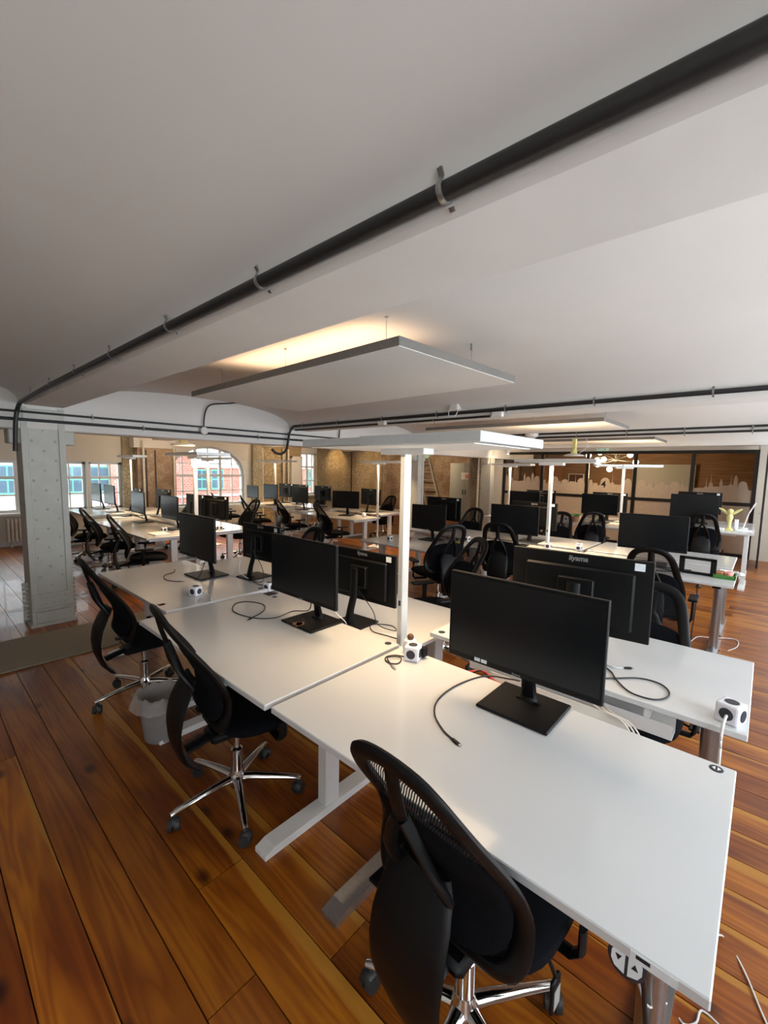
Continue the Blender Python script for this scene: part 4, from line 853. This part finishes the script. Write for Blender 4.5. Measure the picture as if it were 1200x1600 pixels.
for k, P_ in enumerate(([(4.9, 1.25, .745), (4.98, 1.0, .745), (5.1, .85, .745), (4.95, .6, .745)], [(5.05, 1.2, .745), (4.92, .95, .745), (4.88, .75, .745), (5.0, .55, .745)], [(4.85, 1.1, .745), (5.0, .9, .75), (5.1, .7, .745), (5.15, .5, .745)])):
    cable('monitor_cable', P_, .005, 'cable_black', ['tangled black cable left of the loose monitor stand, top strand', 'tangled black cable left of the loose monitor stand, near strand', 'tangled black cable under the big right monitor'][k])
tag(MB().box((4.98, .92, .752), (.03, .07, .018), bev=.004).build('red_connector', 'red_plastic'), 'small red connector among the cables on the right desk', 'connector')
tag(MB().box((5.0, 3.95, .655), (.06, .06, .05), bev=.01).build('red_cup', 'red_plastic'), 'small red thing left of the low desk monitor', 'cup')
# loose stand frame on the right-hand desk
t = empty('monitor_stand', (5.02, .44, .74), math.radians(0)); tag(t, 'empty black monitor stand frame lying on the right-hand desk', 'stand')
MB().box((0, 0, .012), (.30, .30, .02), bev=.004).build('base', 'plastic_black', t) if False else None
mb = MB().b2(-.03, -.0, -.145, .145, 0, .025, bev=.004).b2(-.03, 0, -.145, -.10, .025, .16, bev=.004).b2(-.03, 0, .10, .145, .025, .16, bev=.004).b2(-.03, 0, -.145, .145, .14, .165, bev=.004).build('frame', 'plastic_black', t)
# food tray and things beside it
t = empty('food_tray', (5.05, .235, .74)); tag(t, 'green plastic tray of snacks at the corner of the right-hand desk', 'tray')
MB().b2(-.09, .09, -.085, .085, 0, .010, bev=.003).b2(-.09, -.082, -.085, .085, .01, .035).b2(.082, .09, -.085, .085, .01, .035).b2(-.09, .09, -.085, -.077, .01, .035).b2(-.09, .09, .077, .085, .01, .035).build('tray', 'green_leaf', t)
for k, (dx, dy, mt) in enumerate(((-.03, .04, 'card_brown'), (.03, .03, 'card_brown'), (-.02, -.03, 'card_pink'), (.035, -.035, 'card_pink'))): MB().box((dx, dy, .035), (.055, .06, .04), rot=Rz(k*.5), bev=.01).build('snack', mt, t)
tag(MB().lathe((5.22, .13, .74), [(.02, 0), (.035, .012), (.03, .03), (.0, .036)], 14).build('white_mouse', 'cube_white'), 'white rounded gadget at the right-hand desk corner', 'gadget')
tag(MB().box((5.36, .24, .747), (.08, .10, .012), bev=.004).build('paper_pad', 'paper_white'), 'small pale pad behind the green food tray', 'pad')
# figurine, stand and papers on the raised desk
t = empty('figurine', (8.42, .40, .85)); tag(t, 'pale yellow figurine with spread wings on the raised desk', 'figurine')
MB().lathe((0, 0, 0), [(.06, 0), (.05, .02), (.022, .04), (.028, .13), (.045, .20), (.03, .25)], 14).build('body', 'statue_yellow', t); MB().ball((0, 0, .285), .042).build('head', 'statue_yellow', t)
for s in (-1, 1): MB().tube([(0, s*.03, .25), (0, s*.09, .30), (0, s*.14, .33)], [.018, .02, .008], 8).build('wing', 'statue_yellow', t)
tag(MB().box((8.55, .32, .93), (.05, .05, .16), bev=.006).build('bottle_white', 'cube_white'), 'white bottle right of the yellow figurine', 'bottle')
t = empty('reading_lamp', (8.7, .24, .85)); tag(t, 'pale slanted desk lamp right of the figurine', 'lamp'); MB().lathe((0, 0, 0), [(.06, 0), (.06, .02), (.02, .03)], 14).build('base', 'steel_white', t); MB().tube([(0, 0, .02), (.0, -.05, .25), (.05, -.12, .42)], .010, 8).build('arm', 'steel_white', t)
tag(MB().box((8.3, .60, .865), (.22, .30, .03), bev=.003).build('paper_stack', 'paper_white'), 'stack of white papers left of the figurine', 'papers')
tag(MB().box((8.42, .22, .858), (.2, .2, .016), bev=.003).build('paper_stack', 'paper_white'), 'white papers under the slanted lamp', 'papers')
# plant on the far desk
t = empty('potted_plant', (8.3, 2.62, .77)); tag(t, 'low green plant in a brown pot on the far desk', 'plant')
MB().lathe((0, 0, 0), [(.05, 0), (.07, .09), (.075, .10), (.06, .10)], 14).build('pot', 'card_brown', t)
for k in range(14):
    a = k*2.4; q = .11+.06*rnd.random(); MB().tube([(0, 0, .09), (q*.6*math.cos(a), q*.6*math.sin(a), .14), (q*math.cos(a), q*math.sin(a), .12)], [.004, .018, .003], 6, rb=[.002, .003, .001]).build('leaf', 'green_leaf', t)
tag(MB().ball((8.7, 1.55, .90), .13, (1, 1, .5)).build('bag', 'sofa_pink'), 'pale crumpled bag between the two far monitors', 'bag')
tag(MB().box((4.85, 2.98, .738), (.12, .05, .015), bev=.003).build('sticky_notes', 'yellow_plastic'), 'yellow pad beside the cube left of the arched chair', 'notes')
# clutter on left desks
for k, (x, y, z, l) in enumerate(((2.45, 6.55, .67, 'paper sheet before the dark wide left screen'), (2.6, 9.0, .671, 'paper pile between the left window desks'), (3.4, 8.1, .67, 'white sheet at the back of the left group'), (6.2, 7.9, .66, 'white sheet below the tall window screens'), (6.1, 9.9, .70, 'white sheet on the bright back row desk'))):
    tag(MB().box((x, y, z+.008), (.21, .30, .014), rot=Rz(.2*k), bev=.002).build('paper_sheet', 'paper_white'), l, 'papers')
tag(MB().ball((6.45, 6.3, .70), .05, (1, 1, 1.1)).build('teapot', 'cube_white'), 'small round white pot at the end of the back row desk', 'pot')
# white cardboard roll on left back desk
tag(MB().box((3.2, 7.75, .74), (.45, .5, .05), rot=Rz(.3) @ Rx(.16), bev=.004).build('drawing_board', 'paper_white'), 'tilted white board lying on the left back desk', 'board')
# ---------- waste bin
t = empty('waste_bin', (.99, 2.70, 0)); tag(t, 'translucent plastic waste bin with a liner between the two near chairs', 'waste bin')
MB().lathe((0, 0, 0), [(.095, 0), (.10, .006), (.125, .27), (.130, .275), (.132, .285), (.124, .285), (.121, .27), (.096, .01), (.0, .008)], 28).build('bin_body', 'bin_plastic', t)
mb = MB()
def liner(u, v):
    a = 2*PI*u; w = .012*math.sin(9*a)+.008*math.sin(17*a+1); 
    if v < .35: q = .112+.1*w*v; z = .20+.09*v/.35
    else: q = .122+.045*((v-.35)/.65)**.6+w*(v-.35); z = .295-.075*((v-.35)/.65)**1.6+w*.8
    return (q*math.cos(a), q*math.sin(a), z)
mb.grid(liner, 60, 10).build('bin_liner', 'bag_plastic', t)
# ---------- grey mat
t = MB().b2(-2.0, 1.75, 4.415, 5.20, 0, .014, bev=.004).build('floor_mat', 'mat_grey'); tag(t, 'long grey-beige floor mat in front of the riveted column', 'mat')
# ---------- cabinet
t = empty('steel_cabinet', (12.25, 7.25, 0)); tag(t, 'grey steel cabinet with a paper notice against the brown wall', 'cabinet')
MB().b2(-.25, .25, -.55, .55, .06, 1.90, bev=.006).build('body', 'cabinet_grey', t); MB().b2(-.24, .24, -.54, .54, 0, .06).build('plinth', 'frame_black', t)
for s in (-1, 1):
    d_ = MB().b2(-.268, -.252, .003 if s > 0 else -.545, .545 if s > 0 else -.003, .07, 1.89, bev=.003).build('door', 'cabinet_grey', t); MB().b2(-.285, -.268, s*.05-.012, s*.05+.012, .9, 1.05, bev=.003).build('handle', 'frame_black', d_)
nb = MB().b2(-.271, -.2685, -.25, .12, 1.38, 1.60).build('notice', 'paper_white', t); MB().b2(-.273, -.271, -.20, -.03, 1.42, 1.54).build('notice_print', 'card_pink', nb)
# ---------- pipes and door panel on the end wall
def wpipe(x, y, z0, z1, r, label): 
    t = empty('heating_pipe', (x, y, 0)); tag(t, label, 'pipe', 'white upright heating pipes'); MB().cyl((0, 0, z0), (0, 0, z1), r, seg=12).build('tube', 'metal_pipe_white', t)
    for z in (z0+.4, z1-.35): MB().cyl((0, 0, z-.012), (0, 0, z+.012), r*1.5, seg=12).build('collar', 'metal_pipe_white', t)
wpipe(3.72, Y1-.40, 0, 2.2, .022, 'white upright pipe at the left edge of the brown pier'); wpipe(4.40, Y1-.40, 0, 2.2, .02, 'white upright pipe at the right edge of the brown pier')
wpipe(7.02, Y1-.1, 0, 2.2, .022, 'white upright pipe just right of the pale pier'); wpipe(7.75, Y1-.1, 0, 2.2, .02, 'white upright pipe left of the white door panel'); wpipe(7.92, Y1-.1, 0, 2.2, .02, 'white upright pipe touching the white door panel')
wpipe(XP-.1, 6.35, 0, 2.4, .03, 'white pipe beside the pale pier left of the glass partition')
for x in (3.80, 4.0): tag(MB().b2(x-.012, x+.012, Y1-.345, Y1-.318, 0, 2.0).build('cable_duct', 'frame_black'), 'dark cable strip on the brown pier, %s one' % ('left' if x < 3.9 else 'right'), 'cable duct')
t = struct(empty('door_1', (8.1, Y1-.06, 0))); MB().b2(0, .34, 0, .05, 0, 1.95, bev=.004).build('door_leaf', 'wall_white', t); MB().b2(-.04, 0, -.01, .06, 0, 2.0).b2(.34, .38, -.01, .06, 0, 2.0).b2(-.04, .38, -.01, .06, 1.95, 2.0).build('door_frame', 'metal_pipe_white', t)
def radiator(x0, x1, y, label):
    t = empty('radiator', (x0, y, 0)); tag(t, label, 'radiator', 'ribbed white radiators'); L_ = x1-x0; n = int(L_/.06)
    for k in range(n): MB().b2(k*.06+.004, k*.06+.050, -.06, .06, .10, .56, bev=.012).build('rib', 'radiator_white', t)
    MB().b2(0, L_, -.02, .02, .12, .15).b2(0, L_, -.02, .02, .50, .53).b2(.05, .08, -.03, .03, 0, .12).b2(L_-.08, L_-.05, -.03, .03, 0, .12).build('manifold', 'radiator_white', t)
radiator(4.55, 6.45, Y1-.14, 'ribbed radiator under the arched window'); radiator(1.3, 2.3, Y1-.14, 'ribbed radiator under the wide left window')
# ---------- right edge: open door leaf seen on edge
t = struct(empty('door_2', (10.55, .055, 0))); MB().b2(-.45, .45, -.03, .0, .03, 2.15, bev=.003).build('door_leaf', 'frame_black', t); MB().b2(-.40, .40, .001, .006, .9, 2.05).build('glass_pane', 'clear_glass', t)
MB().tube([(-.38, .005, 1.02), (-.38, .05, 1.02), (-.27, .055, 1.02)], .010, 8).build('door_handle', 'cube_white', t)
# ---------- framed picture and furniture in the meeting room
t = empty('wall_picture', (14.38, 4.6, 1.45)); tag(t, 'small framed picture behind the glass partition', 'picture'); MB().b2(-.02, 0, -.24, .24, -.18, .18).build('frame', 'steel_white', t); MB().b2(-.025, -.02, -.21, .21, -.10, .16).build('print', 'timber_dark', t)
tag(MB().b2(14.3, 14.39, 1.5, 3.0, 1.0, 1.95).build('presentation_screen', 'cabinet_grey'), 'grey presentation board behind the right-hand panes', 'screen')
tag(MB().b2(14.3, 14.39, 5.0, 5.9, 0, 2.1).build('cupboard', 'card_brown'), 'light wooden cupboard behind the leftmost pane', 'cupboard')
t = empty('meeting_table', (12.9, 2.9, 0)); tag(t, 'light table in the glazed meeting room', 'table'); MB().b2(-.5, .5, -1, 1, .70, .74, bev=.005).build('tabletop', 'card_brown', t)
for sx in (-1, 1):
    for sy in (-1, 1): MB().b2(sx*.42-.025, sx*.42+.025, sy*.9-.025, sy*.9+.025, 0, .70).build('leg', 'frame_black', t)
# stair-like grey slab left of the cabinet
t = empty('ladder', (XP+1.2, 8.9, 0)); tag(t, 'grey folded stair frame against the brown wall', 'ladder')
MB().tube([(0, -.5, 0), (.15, .3, 2.1)], .03, 6).build('rail', 'cabinet_grey', t); MB().tube([(0, .1, 0), (.15, .9, 2.1)], .03, 6).build('rail', 'cabinet_grey', t)
for k in range(7):
    q = (k+.6)/7.4; MB().b2(.15*q-.03, .15*q+.03, -.5+.8*q, .1+.8*q, 2.1*q-.012, 2.1*q+.012).build('tread', 'cabinet_grey', t)
# ================================================================== OUTSIDE
struct(MB().b2(-20, 40, Y1+.35, 60, -4.2, -4.0).build('ground', 'pavement'))
t = empty('brick_building', (10.5, 19.0, -4)); tag(t, 'red brick building with teal windows across the yard', 'building')
MB().b2(-4.2, -1.95, 0, 3, 0, 6.05).b2(-1.95, 9, 0, 3, 0, 5.55).build('wall', 'brick_red', t); MB().b2(-4.25, 9, -.08, .0, 4.25, 4.33).build('ledge', 'paper_white', t)
MB().b2(-4.25, -1.9, -.1, 3.05, 6.05, 6.13).b2(-1.9, 9, -.1, 3.05, 5.55, 5.6).build('coping', 'paper_white', t)
for (wx, wz) in ((-1.52, 4.62), (-.78, 4.62), (3.6, 4.62), (4.8, 4.62), (-1.5, 1.6), (2.2, 1.6)):
    w_ = MB().b2(wx-.30, wx+.30, -.05, .05, wz-.05, wz+.86).build('window', 'teal_frame', t)
    for a in (-.26, .02):
        for z in (.02, .44): MB().b2(wx+a, wx+a+.24, -.06, -.045, wz+z, wz+z+.36).build('pane', 'dark_glass', w_)
t = empty('rendered_building', (-1.5, 16.9, -4)); tag(t, 'pale rendered house with teal sash windows across the yard', 'building')
MB().b2(-6, 6.2, 0, 2, 0, 4.62).build('wall', 'paper_white', t); MB().b2(-6, 6.22, -.03, 2, 4.62, 5.8).build('upper_wall', 'cabinet_grey', t); MB().b2(6.23, 7.6, -.2, 1.8, 0, 5.9).build('brick_corner', 'brick_red', t)
for wx in (-3.5, -2.0, -.5, 1.0, 2.3, 3.6, 5.2, 5.95):
    w_ = MB().b2(wx-.30, wx+.30, -.08, -.02, 4.70, 5.55).build('window', 'teal_frame', t)
    for a in (-.26, .02):
        for z in (.04, .46): MB().b2(wx+a, wx+a+.24, -.09, -.075, 4.70+z, 4.70+z+.36).build('pane', 'dark_glass', w_)
